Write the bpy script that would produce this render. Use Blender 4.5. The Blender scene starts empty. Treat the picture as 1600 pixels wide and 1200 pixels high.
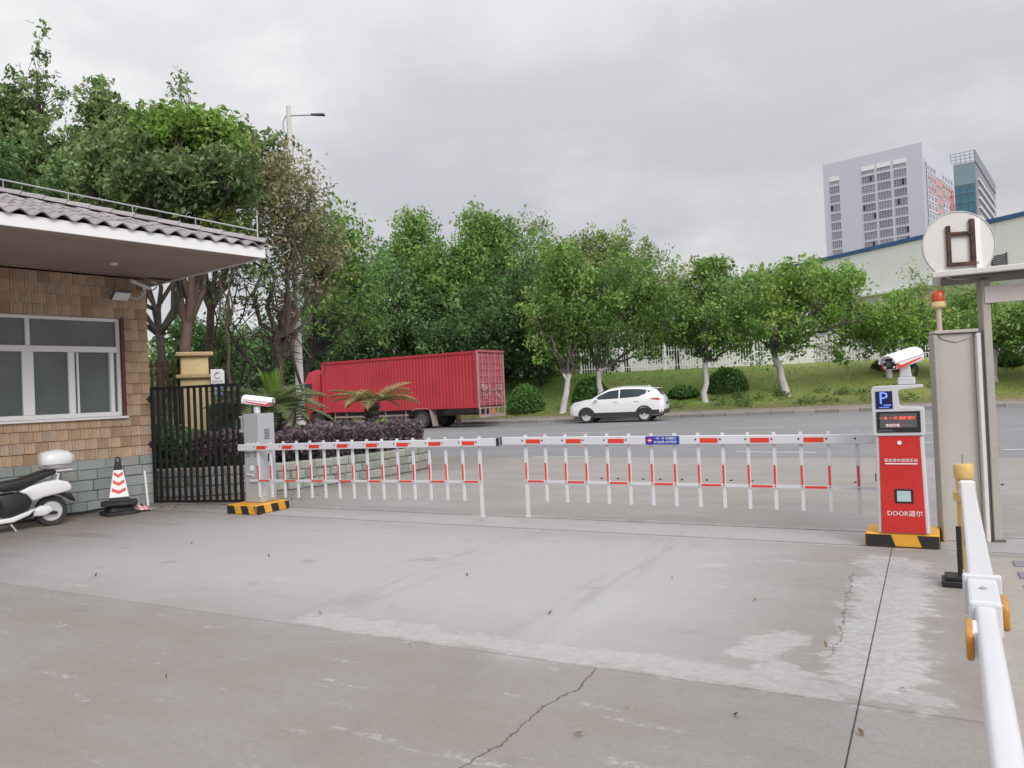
import bpy, bmesh, math, random
import numpy as np
from mathutils import Vector, Matrix
C = bpy.context.scene
COL = C.collection
rad = math.radians

# ------------------------------------------------------------------ camera
EYE = 1.5
FPX = 1200.0
PITCH, ROLL = rad(.72), rad(2.5)
cam_d = bpy.data.cameras.new('camera'); cam = bpy.data.objects.new('camera', cam_d); COL.objects.link(cam)
cam_d.sensor_fit = 'HORIZONTAL'; cam_d.sensor_width = 36; cam_d.lens = 36 * FPX / 1600
cam_d.clip_start = .05; cam_d.clip_end = 3000
_F = Vector((0, math.cos(PITCH), math.sin(PITCH))); _U0 = Vector((0, -math.sin(PITCH), math.cos(PITCH))); _R0 = Vector((1, 0, 0))
_R = _R0 * math.cos(ROLL) - _U0 * math.sin(ROLL); _U = _U0 * math.cos(ROLL) + _R0 * math.sin(ROLL)
m = Matrix((_R, _U, -_F)).transposed().to_4x4(); m.translation = (0, 0, EYE); cam.matrix_world = m
C.camera = cam

# ------------------------------------------------------------------ light
SUN_EL, SUN_AZ = rad(35), rad(156)          # azimuth measured from +Y towards +X
w = bpy.data.worlds.new('World'); C.world = w; w.use_nodes = True
nt = w.node_tree; nt.nodes.clear()
def wn(t, **k):
    n = nt.nodes.new(t)
    for a, b in k.items(): setattr(n, a, b)
    return n
out = wn('ShaderNodeOutputWorld'); mix = wn('ShaderNodeMixShader'); mix.inputs[0].default_value = .93
b1 = wn('ShaderNodeBackground'); b1.inputs[1].default_value = .08
sk = wn('ShaderNodeTexSky', sky_type='NISHITA', sun_disc=False, sun_elevation=SUN_EL, sun_rotation=SUN_AZ)
nt.links.new(sk.outputs[0], b1.inputs[0])
b2 = wn('ShaderNodeBackground'); b2.inputs[1].default_value = 1.0
tc = wn('ShaderNodeTexCoord'); sep = wn('ShaderNodeSeparateXYZ'); nt.links.new(tc.outputs['Generated'], sep.inputs[0])
def wm(op, a, b=None, c=None):
    n = wn('ShaderNodeMath', operation=op)
    for i, x in enumerate((a, b, c)):
        if x is None: continue
        if isinstance(x, (int, float)): n.inputs[i].default_value = x
        else: nt.links.new(x, n.inputs[i])
    return n.outputs[0]
CLOUD = (12.3, 4.4, 0)
zc = wm('MAXIMUM', sep.outputs[2], 0.0)
den = wm('ADD', zc, .22)
cmb = wn('ShaderNodeCombineXYZ')
nt.links.new(wm('DIVIDE', sep.outputs[0], den), cmb.inputs[0]); nt.links.new(wm('DIVIDE', sep.outputs[1], den), cmb.inputs[1])
def wnoise(scale, detail, off, rough=.5):
    mp = wn('ShaderNodeMapping'); mp.inputs['Location'].default_value = off; nt.links.new(cmb.outputs[0], mp.inputs[0])
    n = wn('ShaderNodeTexNoise'); n.inputs['Scale'].default_value = scale; n.inputs['Detail'].default_value = detail; n.inputs['Roughness'].default_value = rough
    nt.links.new(mp.outputs[0], n.inputs[0]); return n.outputs[0]
n1 = wnoise(.55, 5, CLOUD, .5); n2 = wnoise(2.0, 6, (7.3, -2.2, 0), .55)
nn = wm('ADD', wm('MULTIPLY', n1, .66), wm('MULTIPLY', n2, .34))
ramp = wn('ShaderNodeValToRGB'); nt.links.new(nn, ramp.inputs[0])
e = ramp.color_ramp.elements
e[0].position, e[0].color = .405, (.79, .79, .83, 1)
e[1].position, e[1].color = .595, (1.29, 1.26, 1.265, 1)
x = ramp.color_ramp.elements.new(.50); x.color = (.97, .96, .98, 1)
lum = wm('ADD', .40, wm('MULTIPLY', zc, .475))      # overcast sky: brighter towards the zenith
vm = wn('ShaderNodeVectorMath', operation='SCALE'); nt.links.new(ramp.outputs[0], vm.inputs[0]); nt.links.new(lum, vm.inputs['Scale'])
nt.links.new(vm.outputs[0], b2.inputs[0])
nt.links.new(b1.outputs[0], mix.inputs[1]); nt.links.new(b2.outputs[0], mix.inputs[2]); nt.links.new(mix.outputs[0], out.inputs[0])
sd = bpy.data.lights.new('sun', 'SUN'); sd.energy = 1.5; sd.angle = rad(32); sd.color = (1, .97, .93)
sun = bpy.data.objects.new('sun', sd); COL.objects.link(sun)
sv = Vector((math.sin(SUN_AZ) * math.cos(SUN_EL), math.cos(SUN_AZ) * math.cos(SUN_EL), math.sin(SUN_EL)))
sun.rotation_euler = sv.to_track_quat('Z', 'Y').to_euler(); sun.location = sv * 60
C.view_settings.view_transform = 'Standard'; C.view_settings.look = 'None'
C.view_settings.exposure = 0.55; C.view_settings.gamma = 1
C.view_settings.use_curve_mapping = False
C.render.engine = 'CYCLES'
C.cycles.max_bounces = 6; C.cycles.transparent_max_bounces = 8

# ------------------------------------------------------------------ helpers
def ray(u, v):
    return _F + _R * ((u - 800) / FPX) + _U * ((600 - v) / FPX)
def at(u, v, Y):                                  # survey: a sight line of the photograph met at depth Y
    d = ray(u, v); t = Y / d.y; return Vector((d.x * t, Y, EYE + d.z * t))
def on(u, v, z=0.0):                              # ... met at height z
    d = ray(u, v); t = (z - EYE) / d.z; return Vector((d.x * t, d.y * t, z))
def tag(o, label=None, cat=None, group=None, kind=None):
    if label: o['label'] = label
    if cat: o['category'] = cat
    if group: o['group'] = group
    if kind: o['kind'] = kind
    return o
def thing(name, label, cat, loc=(0, 0, 0), rz=0.0, group=None):
    o = bpy.data.objects.new(name, None); COL.objects.link(o); o.location = loc; o.rotation_euler = (0, 0, rz)
    o.empty_display_size = .2
    return tag(o, label, cat, group)
def link(name, me, mat, parent=None, loc=None, rot=None, scale=None):
    o = bpy.data.objects.new(name, me); COL.objects.link(o)
    if mat is not None and len(me.materials) == 0: me.materials.append(mat)
    if parent: o.parent = parent
    if loc is not None: o.location = loc
    if rot is not None: o.rotation_euler = rot
    if scale is not None: o.scale = scale
    return o
def copy_tree(o, parent=None):
    c = o.copy(); COL.objects.link(c)
    if parent: c.parent = parent
    for ch in [k for k in o.children]: copy_tree(ch, c)
    return c

class MB:
    def __init__(s): s.v = []; s.f = []
    def add(s, vs, fs):
        k = len(s.v); s.v += [tuple(q) for q in vs]; s.f += [tuple(i + k for i in f) for f in fs]; return s
    def box(s, c, d, M=None, taper=None):
        x, y, z = d[0] / 2, d[1] / 2, d[2] / 2
        vs = []
        for sz in (-1, 1):
            t = 1 if (taper is None or sz < 0) else taper
            for sx, sy in ((-1, -1), (1, -1), (1, 1), (-1, 1)): vs.append(Vector((sx * x * t, sy * y * t, sz * z)))
        if M is not None: vs = [M @ q for q in vs]
        vs = [q + Vector(c) for q in vs]
        return s.add(vs, [(3, 2, 1, 0), (4, 5, 6, 7), (0, 1, 5, 4), (1, 2, 6, 5), (2, 3, 7, 6), (3, 0, 4, 7)])
    def bar(s, a, b, w, h=None, up=(0, 0, 1)):
        a = Vector(a); b = Vector(b); d = b - a; L = d.length; d.normalize(); u = Vector(up)
        if abs(d.dot(u)) > .98: u = Vector((0, 1, 0))
        sd = d.cross(u).normalized(); u2 = sd.cross(d)
        return s.box((a + b) / 2, (L, w, h or w), Matrix((d, -sd, u2)).transposed())
    def prism(s, poly, axis, t0, t1):
        n = len(poly); vs = []
        for t in (t0, t1):
            for p in poly:
                vs.append({'x': (t, p[0], p[1]), 'y': (p[0], t, p[1]), 'z': (p[0], p[1], t)}[axis])
        fs = [tuple(range(n)), tuple(range(2 * n - 1, n - 1, -1))]
        for i in range(n):
            j = (i + 1) % n; fs.append((j, i, n + i, n + j))
        return s.add(vs, fs)
    def tube(s, pts, rs, n=8, cap=True):
        pts = [Vector(p) for p in pts]
        if not hasattr(rs, '__len__'): rs = [rs] * len(pts)
        k = len(s.v); ref = None
        for i, p in enumerate(pts):
            d = (pts[min(i + 1, len(pts) - 1)] - pts[max(i - 1, 0)]); d.normalize()
            if ref is None:
                ref = Vector((0, 0, 1)) if abs(d.z) < .9 else Vector((1, 0, 0))
            a = d.cross(ref); a.normalize(); b = a.cross(d); ref = b
            for j in range(n):
                t = 2 * math.pi * j / n; s.v.append(tuple(p + (a * math.cos(t) + b * math.sin(t)) * rs[i]))
        for i in range(len(pts) - 1):
            for j in range(n):
                q = (j + 1) % n; s.f.append((k + i * n + j, k + (i + 1) * n + j, k + (i + 1) * n + q, k + i * n + q))
        if cap:
            s.f.append(tuple(k + j for j in range(n))); s.f.append(tuple(k + (len(pts) - 1) * n + j for j in reversed(range(n))))
        return s
    def lathe(s, prof, n=20, axis='z', c=(0, 0, 0), cap=True):
        k = len(s.v); c = Vector(c)
        for r, h in prof:
            for j in range(n):
                t = 2 * math.pi * j / n; a, b = r * math.cos(t), r * math.sin(t)
                s.v.append(tuple(c + Vector({'z': (a, b, h), 'y': (a, h, b), 'x': (h, a, b)}[axis])))
        for i in range(len(prof) - 1):
            for j in range(n):
                q = (j + 1) % n; s.f.append((k + i * n + j, k + i * n + q, k + (i + 1) * n + q, k + (i + 1) * n + j))
        if cap: s.f.append(tuple(k + j for j in reversed(range(n)))); s.f.append(tuple(k + (len(prof) - 1) * n + j for j in range(n)))
        return s
    def mesh(s, name, smooth=None, bevel=0, seg=1):
        me = bpy.data.meshes.new(name); me.from_pydata(s.v, [], s.f); me.update()
        bm = bmesh.new(); bm.from_mesh(me)
        bmesh.ops.recalc_face_normals(bm, faces=bm.faces)
        if bevel:
            ed = [q for q in bm.edges if len(q.link_faces) == 2 and q.calc_face_angle(0) > .5]
            bmesh.ops.bevel(bm, geom=ed, offset=bevel, segments=seg, affect='EDGES', profile=.5, clamp_overlap=True)
        bm.to_mesh(me); bm.free()
        if smooth is not None:
            me.polygons.foreach_set('use_smooth', [True] * len(me.polygons)); me.set_sharp_from_angle(angle=rad(smooth))
        return me
    def build(s, name, mat, parent=None, smooth=None, bevel=0, seg=1, **k):
        return link(name, s.mesh(name, smooth, bevel, seg), mat, parent, **k)

def np_mesh(name, V, Fc, tint=None):
    """fast mesh from numpy: V (n,3), Fc (m,k)"""
    me = bpy.data.meshes.new(name); n, k = Fc.shape
    me.vertices.add(len(V)); me.vertices.foreach_set('co', V.astype(np.float32).ravel())
    me.loops.add(n * k); me.loops.foreach_set('vertex_index', Fc.astype(np.int32).ravel())
    me.polygons.add(n); me.polygons.foreach_set('loop_start', np.arange(0, n * k, k, dtype=np.int32))
    me.update(calc_edges=True)
    if tint is not None:
        a = me.attributes.new('tint', 'FLOAT', 'POINT'); a.data.foreach_set('value', tint.astype(np.float32))
    return me

# ------------------------------------------------------------------ materials
class NT:
    def __init__(s, name):
        s.m = bpy.data.materials.new(name); s.m.use_nodes = True; s.t = s.m.node_tree; s.t.nodes.clear()
        s.o = s.n('ShaderNodeOutputMaterial')
    def n(s, t, **k):
        q = s.t.nodes.new(t)
        for a, b in k.items(): setattr(q, a, b)
        return q
    def put(s, sock, x):
        if x is None: return
        if isinstance(x, bpy.types.NodeSocket): s.t.links.new(x, sock)
        elif isinstance(x, tuple) and len(x) == 3 and sock.type == 'RGBA': sock.default_value = (*x, 1)
        else: sock.default_value = x
    def math(s, op, a, b=None, c=None, clamp=False):
        q = s.n('ShaderNodeMath', operation=op); q.use_clamp = clamp
        for i, x in enumerate((a, b, c)): s.put(q.inputs[i], x)
        return q.outputs[0]
    def coord(s, kind='Object'):
        return s.n('ShaderNodeTexCoord').outputs[kind]
    def mapping(s, vec, loc=(0, 0, 0), rot=(0, 0, 0), scale=(1, 1, 1)):
        q = s.n('ShaderNodeMapping'); s.put(q.inputs[0], vec); q.inputs[1].default_value = loc; q.inputs[2].default_value = rot; q.inputs[3].default_value = scale
        return q.outputs[0]
    def noise(s, vec, scale, detail=4, rough=.55, dist=0, out=0):
        q = s.n('ShaderNodeTexNoise'); s.put(q.inputs['Vector'], vec)
        q.inputs['Scale'].default_value = scale; q.inputs['Detail'].default_value = detail; q.inputs['Roughness'].default_value = rough; q.inputs['Distortion'].default_value = dist
        return q.outputs[out]
    def ramp(s, fac, stops, interp='LINEAR'):
        q = s.n('ShaderNodeValToRGB'); s.put(q.inputs[0], fac); r = q.color_ramp; r.interpolation = interp
        while len(r.elements) < len(stops): r.elements.new(.5)
        for e, (p, c) in zip(r.elements, stops):
            e.position = p; e.color = (*c, 1) if isinstance(c, tuple) else (c, c, c, 1)
        return q.outputs[0]
    def step(s, x, a, b):                                            # smooth 0..1 between a and b
        q = s.n('ShaderNodeMapRange', interpolation_type='SMOOTHSTEP'); s.put(q.inputs[0], x); q.inputs[1].default_value = a; q.inputs[2].default_value = b
        return q.outputs[0]
    def mix(s, f, a, b, mode='MIX'):
        q = s.n('ShaderNodeMix', data_type='RGBA', blend_type=mode); s.put(q.inputs[0], f); s.put(q.inputs[6], a); s.put(q.inputs[7], b); return q.outputs[2]
    def bsdf(s, col, rough=.6, metal=0, bump=None, bs=.1, bd=.01, spec=None, emit=None, es=0, trans=None, alpha=None, coat=None):
        q = s.n('ShaderNodeBsdfPrincipled'); s.put(q.inputs['Base Color'], col); s.put(q.inputs['Roughness'], rough); s.put(q.inputs['Metallic'], metal)
        if spec is not None: s.put(q.inputs['Specular IOR Level'], spec)
        if coat is not None: s.put(q.inputs['Coat Weight'], coat); q.inputs['Coat Roughness'].default_value = .06
        if emit is not None: s.put(q.inputs['Emission Color'], emit); q.inputs['Emission Strength'].default_value = es
        if bump is not None:
            b = s.n('ShaderNodeBump'); b.inputs['Strength'].default_value = bs; b.inputs['Distance'].default_value = bd; s.put(b.inputs['Height'], bump); s.t.links.new(b.outputs[0], q.inputs['Normal'])
        s.t.links.new(q.outputs[0], s.o.inputs[0]); return q

def mat(name, col, rough=.55, metal=0, var=.08, scale=3, grime=0, gcol=(.12, .10, .08), bump=.05, fine=60, objvar=0, coat=None, spec=None):
    """painted / plain surface with uneven tone, blotchy dirt and fine relief"""
    t = NT(name); v = t.coord()
    a = t.noise(v, scale, 5); b = t.noise(v, scale * 7, 4)
    base = t.mix(t.step(a, .3, .7), tuple(c * (1 - var) for c in col), tuple(min(1, c * (1 + var)) for c in col))
    if objvar:
        r = t.n('ShaderNodeObjectInfo').outputs['Random']
        hsv = t.n('ShaderNodeHueSaturation'); t.put(hsv.inputs['Color'], base)
        t.put(hsv.inputs['Value'], t.math('ADD', 1 - objvar, t.math('MULTIPLY', r, 2 * objvar))); base = hsv.outputs[0]
    if grime:
        g = t.math('MULTIPLY', t.step(t.math('ADD', t.math('MULTIPLY', a, .6), t.math('MULTIPLY', b, .4)), .46, .70), grime)
        base = t.mix(g, base, gcol)
    rr = t.math('ADD', rough - .06, t.math('MULTIPLY', b, .12))
    t.bsdf(base, rr, metal, bump=t.noise(v, fine, 3), bs=bump, coat=coat, spec=spec)
    return t.m

def leaf_mat(name, cols, trans=.35, rough=.5):
    """leaves: hue differs from leaf to leaf and spray to spray (tint attribute)"""
    t = NT(name)
    at_ = t.n('ShaderNodeAttribute', attribute_name='tint').outputs['Fac']
    r = t.n('ShaderNodeObjectInfo').outputs['Random']
    k = t.math('ADD', at_, t.math('MULTIPLY', t.math('SUBTRACT', r, .5), .16), clamp=True)
    col = t.ramp(k, [(i / (len(cols) - 1), c) for i, c in enumerate(cols)])
    q = t.bsdf(col, rough, spec=.3)
    tr = t.n('ShaderNodeBsdfTranslucent'); t.put(tr.inputs[0], t.mix(.5, col, (.17, .29, .10), 'MIX'))
    mx = t.n('ShaderNodeMixShader'); mx.inputs[0].default_value = trans
    t.t.links.new(q.outputs[0], mx.inputs[1]); t.t.links.new(tr.outputs[0], mx.inputs[2]); t.t.links.new(mx.outputs[0], t.o.inputs[0])
    return t.m

M = {}
M['white'] = mat('white_paint', (.80, .80, .82), .4, grime=.10, gcol=(.45, .42, .38), var=.03)
M['white_old'] = mat('weathered_white', (.66, .64, .62), .6, grime=.35, gcol=(.40, .36, .31), var=.06)
M['arm_white'] = mat('arm_white', (.62, .63, .665), .32, var=.02, grime=.06, gcol=(.5, .48, .45))
M['red_tape'] = mat('red_reflective', (.70, .045, .03), .35, var=.05)
M['red_panel'] = mat('red_panel', (.56, .022, .018), .34, var=.05, scale=2, coat=.2, grime=.12, gcol=(.5, .16, .14))
M['grey_cab'] = mat('grey_cabinet', (.40, .41, .44), .42, var=.04, grime=.1, gcol=(.28, .27, .27))
M['grey_light'] = mat('light_grey_paint', (.58, .585, .61), .4, var=.03)
M['grey_dark'] = mat('dark_grey', (.10, .10, .11), .5)
M['black'] = mat('black_plastic', (.015, .015, .017), .45, var=.15)
M['black_iron'] = mat('black_iron', (.008, .008, .009), .45, var=.2)
M['rubber'] = mat('rubber', (.022, .022, .024), .75, grime=.4, gcol=(.10, .09, .08))
M['steel'] = mat('steel', (.45, .45, .46), .35, .8, var=.08)
M['galv'] = mat('galvanised', (.42, .43, .44), .45, .5, var=.1, grime=.2)
M['rust'] = mat('rust', (.085, .040, .024), .85, var=.6, scale=14, grime=.5, gcol=(.035, .02, .015), bump=.3)
M['yellow'] = mat('traffic_yellow', (.72, .36, .03), .5, var=.06, grime=.2, gcol=(.35, .2, .07))
M['pblack'] = mat('stripe_black', (.022, .02, .02), .5, var=.15, grime=.2, gcol=(.09, .08, .07))
M['pale_yellow'] = mat('pale_yellow', (.66, .45, .16), .55, var=.08, grime=.3, gcol=(.3, .22, .12))
M['orange'] = mat('amber_reflector', (.52, .235, .035), .25, var=.05)
M['blue'] = mat('blue_sign', (.012, .03, .36), .35, var=.05)
M['white_print'] = mat('white_print', (.82, .82, .83), .5, var=.02)
M['grey_print'] = mat('grey_print', (.2, .2, .22), .5)
M['beige'] = mat('beige_steel', (.44, .415, .375), .55, var=.07, scale=1.2, grime=.25, gcol=(.27, .24, .20))
M['beige_post'] = mat('beige_post', (.40, .37, .33), .5, var=.06, grime=.3, gcol=(.24, .2, .16))
M['cream'] = mat('cream_wall', (.66, .52, .28), .8, var=.07, grime=.4, gcol=(.38, .27, .13), bump=.25)
M['cream_stain'] = mat('stained_cap', (.48, .36, .20), .85, var=.2, grime=.6, gcol=(.10, .07, .04), bump=.3)
M['bark'] = mat('bark', (.10, .075, .055), .9, var=.3, scale=4, grime=.5, gcol=(.035, .03, .024), bump=.8, fine=18)
M['bark_red'] = mat('reddish_bark', (.145, .095, .075), .85, var=.2, scale=3, grime=.4, gcol=(.07, .05, .04), bump=.6, fine=18)
M['bark_dark'] = mat('dark_bark', (.045, .038, .032), .9, var=.3, scale=4, bump=.8, fine=18)
M['truck_red'] = mat('truck_red', (.46, .030, .048), .5, var=.12, scale=.9, grime=.30, gcol=(.20, .05, .05))
M['truck_door'] = mat('faded_red', (.42, .10, .12), .6, var=.15, scale=1.4, grime=.4, gcol=(.30, .13, .13))
M['truck_grey'] = mat('dusty_chassis', (.10, .09, .085), .7, grime=.4, gcol=(.2, .17, .15))
M['bumper'] = mat('dusty_bumper', (.34, .26, .25), .7, var=.2, grime=.4, gcol=(.15, .09, .08))
M['car_white'] = mat('car_white', (.78, .78, .79), .22, var=.01, coat=.6, bump=0)
M['clad'] = mat('dark_cladding', (.035, .036, .042), .6)
M['lime'] = mat('limewash', (.62, .60, .57), .9, var=.08, grime=.3, gcol=(.3, .28, .25), bump=.4, fine=25)
M['tower_wall'] = mat('tower_wall', (.56, .575, .66), .7, var=.03, scale=.03)
M['tower_side'] = mat('tower_side', (.54, .53, .57), .7, var=.03, scale=.03)
M['tower_win'] = mat('tower_window', (.22, .24, .285), .25, var=.1, scale=.2, objvar=.22)
M['tower_win_dark'] = mat('open_window', (.015, .02, .04), .3)
M['pink'] = mat('red_grille', (.58, .33, .34), .6, var=.2, scale=.1)
M['sign_red'] = mat('sign_red', (.66, .26, .22), .6)
M['teal'] = mat('teal_glass', (.06, .17, .23), .15, var=.2, scale=.1)
M['teal_light'] = mat('pale_spandrel', (.20, .29, .33), .3, var=.1, scale=.1)
M['tower2'] = mat('grey_blade', (.24, .26, .31), .6, var=.03, scale=.05)
M['clad_white'] = mat('warehouse_cladding', (.79, .82, .82), .6, var=.05, scale=.15, grime=.12, gcol=(.62, .64, .62))
M['clad_grey'] = mat('warehouse_wall', (.60, .59, .62), .7, var=.06, scale=.2)
M['trim_blue'] = mat('blue_trim', (.03, .10, .26), .5)
M['win_blue'] = mat('blue_pane', (.015, .03, .10), .2)
M['soil'] = mat('soil', (.075, .055, .038), .95, var=.3, scale=2, bump=.6, fine=20)
M['sidewalk'] = mat('sidewalk', (.34, .285, .25), .9, var=.15, scale=1.5, grime=.4, gcol=(.13, .10, .08), bump=.3)
M['kerb'] = mat('kerb', (.25, .232, .22), .9, var=.2, scale=1.5, grime=.5, gcol=(.07, .06, .05), bump=.4, objvar=.25)
M['marking'] = mat('road_paint', (.60, .60, .60), .7, var=.1, grime=.5, gcol=(.34, .34, .34), scale=2)
M['seat'] = mat('seat_vinyl', (.016, .017, .02), .4, var=.1)
M['sc_white'] = mat('scooter_white', (.74, .74, .76), .25, var=.01, coat=.4, bump=0)
M['silver'] = mat('silver', (.58, .58, .59), .35, .25)
M['tile'] = mat('clay_tile', (.30, .275, .29), .7, var=.15, scale=6, grime=.45, gcol=(.12, .10, .10), objvar=.18, bump=.3)
M['tile_end'] = mat('tile_underside', (.16, .10, .085), .8)
M['soffit'] = mat('soffit_board', (.34, .255, .22), .6, var=.10, scale=1.2, objvar=.06, grime=.15)
M['frame_white'] = mat('window_frame', (.82, .82, .83), .4, var=.03, grime=.12, gcol=(.5, .48, .46))
M['brown_frame'] = mat('brown_trim', (.11, .045, .03), .6)
M['tape_rw'] = mat('red_white_cloth', (.55, .12, .13), .7, var=.1)

def glass(name, col, rough=.08, spec=.6):
    t = NT(name); v = t.coord()
    a = t.noise(v, 1.1, 3)
    t.bsdf(t.mix(t.step(a, .35, .65), col, tuple(c * 1.35 for c in col)), t.math('ADD', rough, t.math('MULTIPLY', a, .10)), spec=spec)
    return t.m
M['pane'] = glass('dusty_glass', (.085, .10, .105), .18)
M['car_glass'] = glass('car_glass', (.03, .042, .055), .16, .22)
def emitm(name, col, s):
    t = NT(name); t.bsdf((.01, .01, .01), .5, emit=col, es=s); return t.m
M['led'] = emitm('led_red', (1, .10, .06), 1.6)
M['led_white'] = emitm('led_pale', (1, .72, .70), 1.0)
M['p_lit'] = emitm('lit_blue', (.18, .28, 1.0), 1.0)

# shingles: split timber-look fibre cement, each its own tone
t = NT('shingle'); v = t.coord(); r = t.n('ShaderNodeObjectInfo').outputs['Random']
g = t.noise(t.mapping(v, scale=(38, 4, 3)), 1.0, 4)
c = t.ramp(r, [(0, (.34, .235, .155)), (.3, (.46, .325, .215)), (.7, (.55, .395, .27)), (1, (.44, .35, .265))])
c = t.mix(t.math('MULTIPLY', t.step(g, .35, .75), .45), c, (.18, .115, .07))
t.bsdf(c, .85, bump=g, bs=.35, bd=.004); M['shingle'] = t.m
# green slate blocks
t = NT('slate_block'); v = t.coord(); r = t.n('ShaderNodeObjectInfo').outputs['Random']
c = t.ramp(r, [(0, (.225, .26, .245)), (.35, (.275, .312, .298)), (.7, (.325, .36, .348)), (1, (.31, .315, .285))])
g = t.noise(v, 7, 5); c = t.mix(t.math('MULTIPLY', t.step(g, .5, .75), .5), c, (.28, .33, .33)); c = t.mix(t.math('MULTIPLY', t.step(t.noise(v, 3, 4), .55, .8), .5), c, (.14, .13, .10))
t.bsdf(c, .85, bump=t.noise(v, 14, 5), bs=.7, bd=.02); M['slate'] = t.m
t = NT('planter_block'); v = t.coord(); r = t.n('ShaderNodeObjectInfo').outputs['Random']
c = t.ramp(r, [(0, (.19, .22, .185)), (.4, (.255, .28, .245)), (.75, (.31, .33, .295)), (1, (.27, .245, .21))])
g = t.noise(v, 6, 5); c = t.mix(t.math('MULTIPLY', t.step(g, .5, .78), .55), c, (.40, .42, .40)); c = t.mix(t.math('MULTIPLY', t.step(t.noise(v, 4, 4), .55, .8), .45), c, (.15, .13, .11))
t.bsdf(c, .88, bump=t.noise(v, 14, 5), bs=.7, bd=.02); M['planter'] = t.m
# trunk painted with lime up to a height
def limed(h, name):
    t = NT(name); v = t.coord(); z = t.n('ShaderNodeSeparateXYZ'); t.put(z.inputs[0], v)
    n = t.noise(v, 5, 4); k = t.step(t.math('ADD', z.outputs[2], t.math('MULTIPLY', n, .5)), h + .2, h + .3)
    wear = t.step(t.noise(t.mapping(v, scale=(1, 1, .3)), 9, 5), .5, .75)
    c = t.mix(t.math('MULTIPLY', wear, .5), (.56, .54, .52), (.22, .20, .18))
    c = t.mix(k, c, t.mix(n, (.06, .05, .04), (.17, .15, .13)))
    t.bsdf(c, .9, bump=t.noise(v, 16, 4), bs=.7, bd=.03); return t.m
M['limed'] = limed(2.0, 'limewashed_trunk')
M['limed_low'] = limed(1.25, 'limewashed_trunk_low')

GREEN = [(.012, .028, .010), (.022, .052, .015), (.036, .085, .020), (.060, .125, .026), (.10, .165, .035)]
L = {}
L['street'] = leaf_mat('street_tree_leaf', [(0.071, 0.132, 0.031), (0.123, 0.228, 0.055), (0.192, 0.36, 0.085), (0.268, 0.45, 0.119), (0.329, 0.45, 0.146)])
L['street_y'] = leaf_mat('street_tree_leaf_young', [(0.08, 0.159, 0.028), (0.145, 0.284, 0.05), (0.225, 0.442, 0.077), (0.315, 0.45, 0.105), (0.323, 0.45, 0.11)])
L['dark'] = leaf_mat('dark_leaf', [(0.038, 0.073, 0.027), (0.06, 0.122, 0.044), (0.094, 0.188, 0.068), (0.142, 0.278, 0.101), (0.19, 0.379, 0.138)])
L['olive'] = leaf_mat('olive_leaf', [(0.074, 0.109, 0.044), (0.125, 0.181, 0.073), (0.189, 0.276, 0.109), (0.262, 0.382, 0.151), (0.346, 0.45, 0.2)])
L['bright'] = leaf_mat('bright_leaf', [(0.085, 0.149, 0.026), (0.159, 0.281, 0.05), (0.237, 0.42, 0.076), (0.269, 0.42, 0.086), (0.269, 0.42, 0.086)])
L['dry'] = leaf_mat('dry_leaf', [(0.116, 0.138, 0.065), (0.194, 0.23, 0.103), (0.295, 0.273, 0.15), (0.386, 0.307, 0.193), (0.45, 0.399, 0.244)])
L['yellow'] = leaf_mat('yellowish_leaf', [(0.106, 0.139, 0.043), (0.178, 0.235, 0.074), (0.252, 0.336, 0.105), (0.319, 0.42, 0.132), (0.37, 0.42, 0.152)])
L['purple'] = leaf_mat('purple_leaf', [(0.037, 0.02, 0.03), (0.075, 0.043, 0.062), (0.125, 0.077, 0.11), (0.194, 0.135, 0.175), (0.263, 0.206, 0.244)], .2)
L['hedge_g'] = leaf_mat('variegated_leaf', [(0.057, 0.115, 0.023), (0.115, 0.218, 0.034), (0.196, 0.299, 0.057), (0.299, 0.368, 0.103), (0.38, 0.38, 0.184)])
L['shrub'] = leaf_mat('shrub_leaf', [(0.036, 0.079, 0.022), (0.069, 0.149, 0.04), (0.114, 0.25, 0.067), (0.164, 0.36, 0.096), (0.217, 0.42, 0.126)], .25)
L['palm'] = leaf_mat('palm_leaf', [(0.065, 0.098, 0.039), (0.111, 0.156, 0.065), (0.169, 0.215, 0.098), (0.234, 0.26, 0.13), (0.286, 0.299, 0.169)], .25)
L['palm_y'] = leaf_mat('pale_palm_leaf', [(0.12, 0.132, 0.048), (0.204, 0.198, 0.072), (0.3, 0.264, 0.102), (0.38, 0.324, 0.144), (0.38, 0.38, 0.204)], .25)
L['palm_g'] = leaf_mat('fresh_palm_leaf', [(0.07, 0.14, 0.02), (0.12, 0.22, 0.03), (0.17, 0.3, 0.04), (0.22, 0.36, 0.05), (0.26, 0.38, 0.07)], .3)
L['grass'] = leaf_mat('grass_blade', [(0.102, 0.209, 0.032), (0.16, 0.305, 0.048), (0.248, 0.4, 0.064), (0.378, 0.45, 0.105), (0.45, 0.45, 0.186)], .2)
L['litter'] = leaf_mat('fallen_leaf', [(.10, .05, .025), (.16, .09, .04), (.22, .13, .06)], .1)

# ================================================================== SETTING
PHI = rad(-28.5)
EV = Vector((math.cos(PHI), math.sin(PHI), 0)); NV = Vector((-math.sin(PHI), math.cos(PHI), 0))
O = Vector((1.53, 3.56, 0))
def loc2w(a, b, z=0): return O + EV * a + NV * b + Vector((0, 0, z))
def w2loc(p): q = Vector(p) - O; return (q.dot(EV), q.dot(NV))
def pl(u, v): return w2loc(on(u, v))

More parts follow.
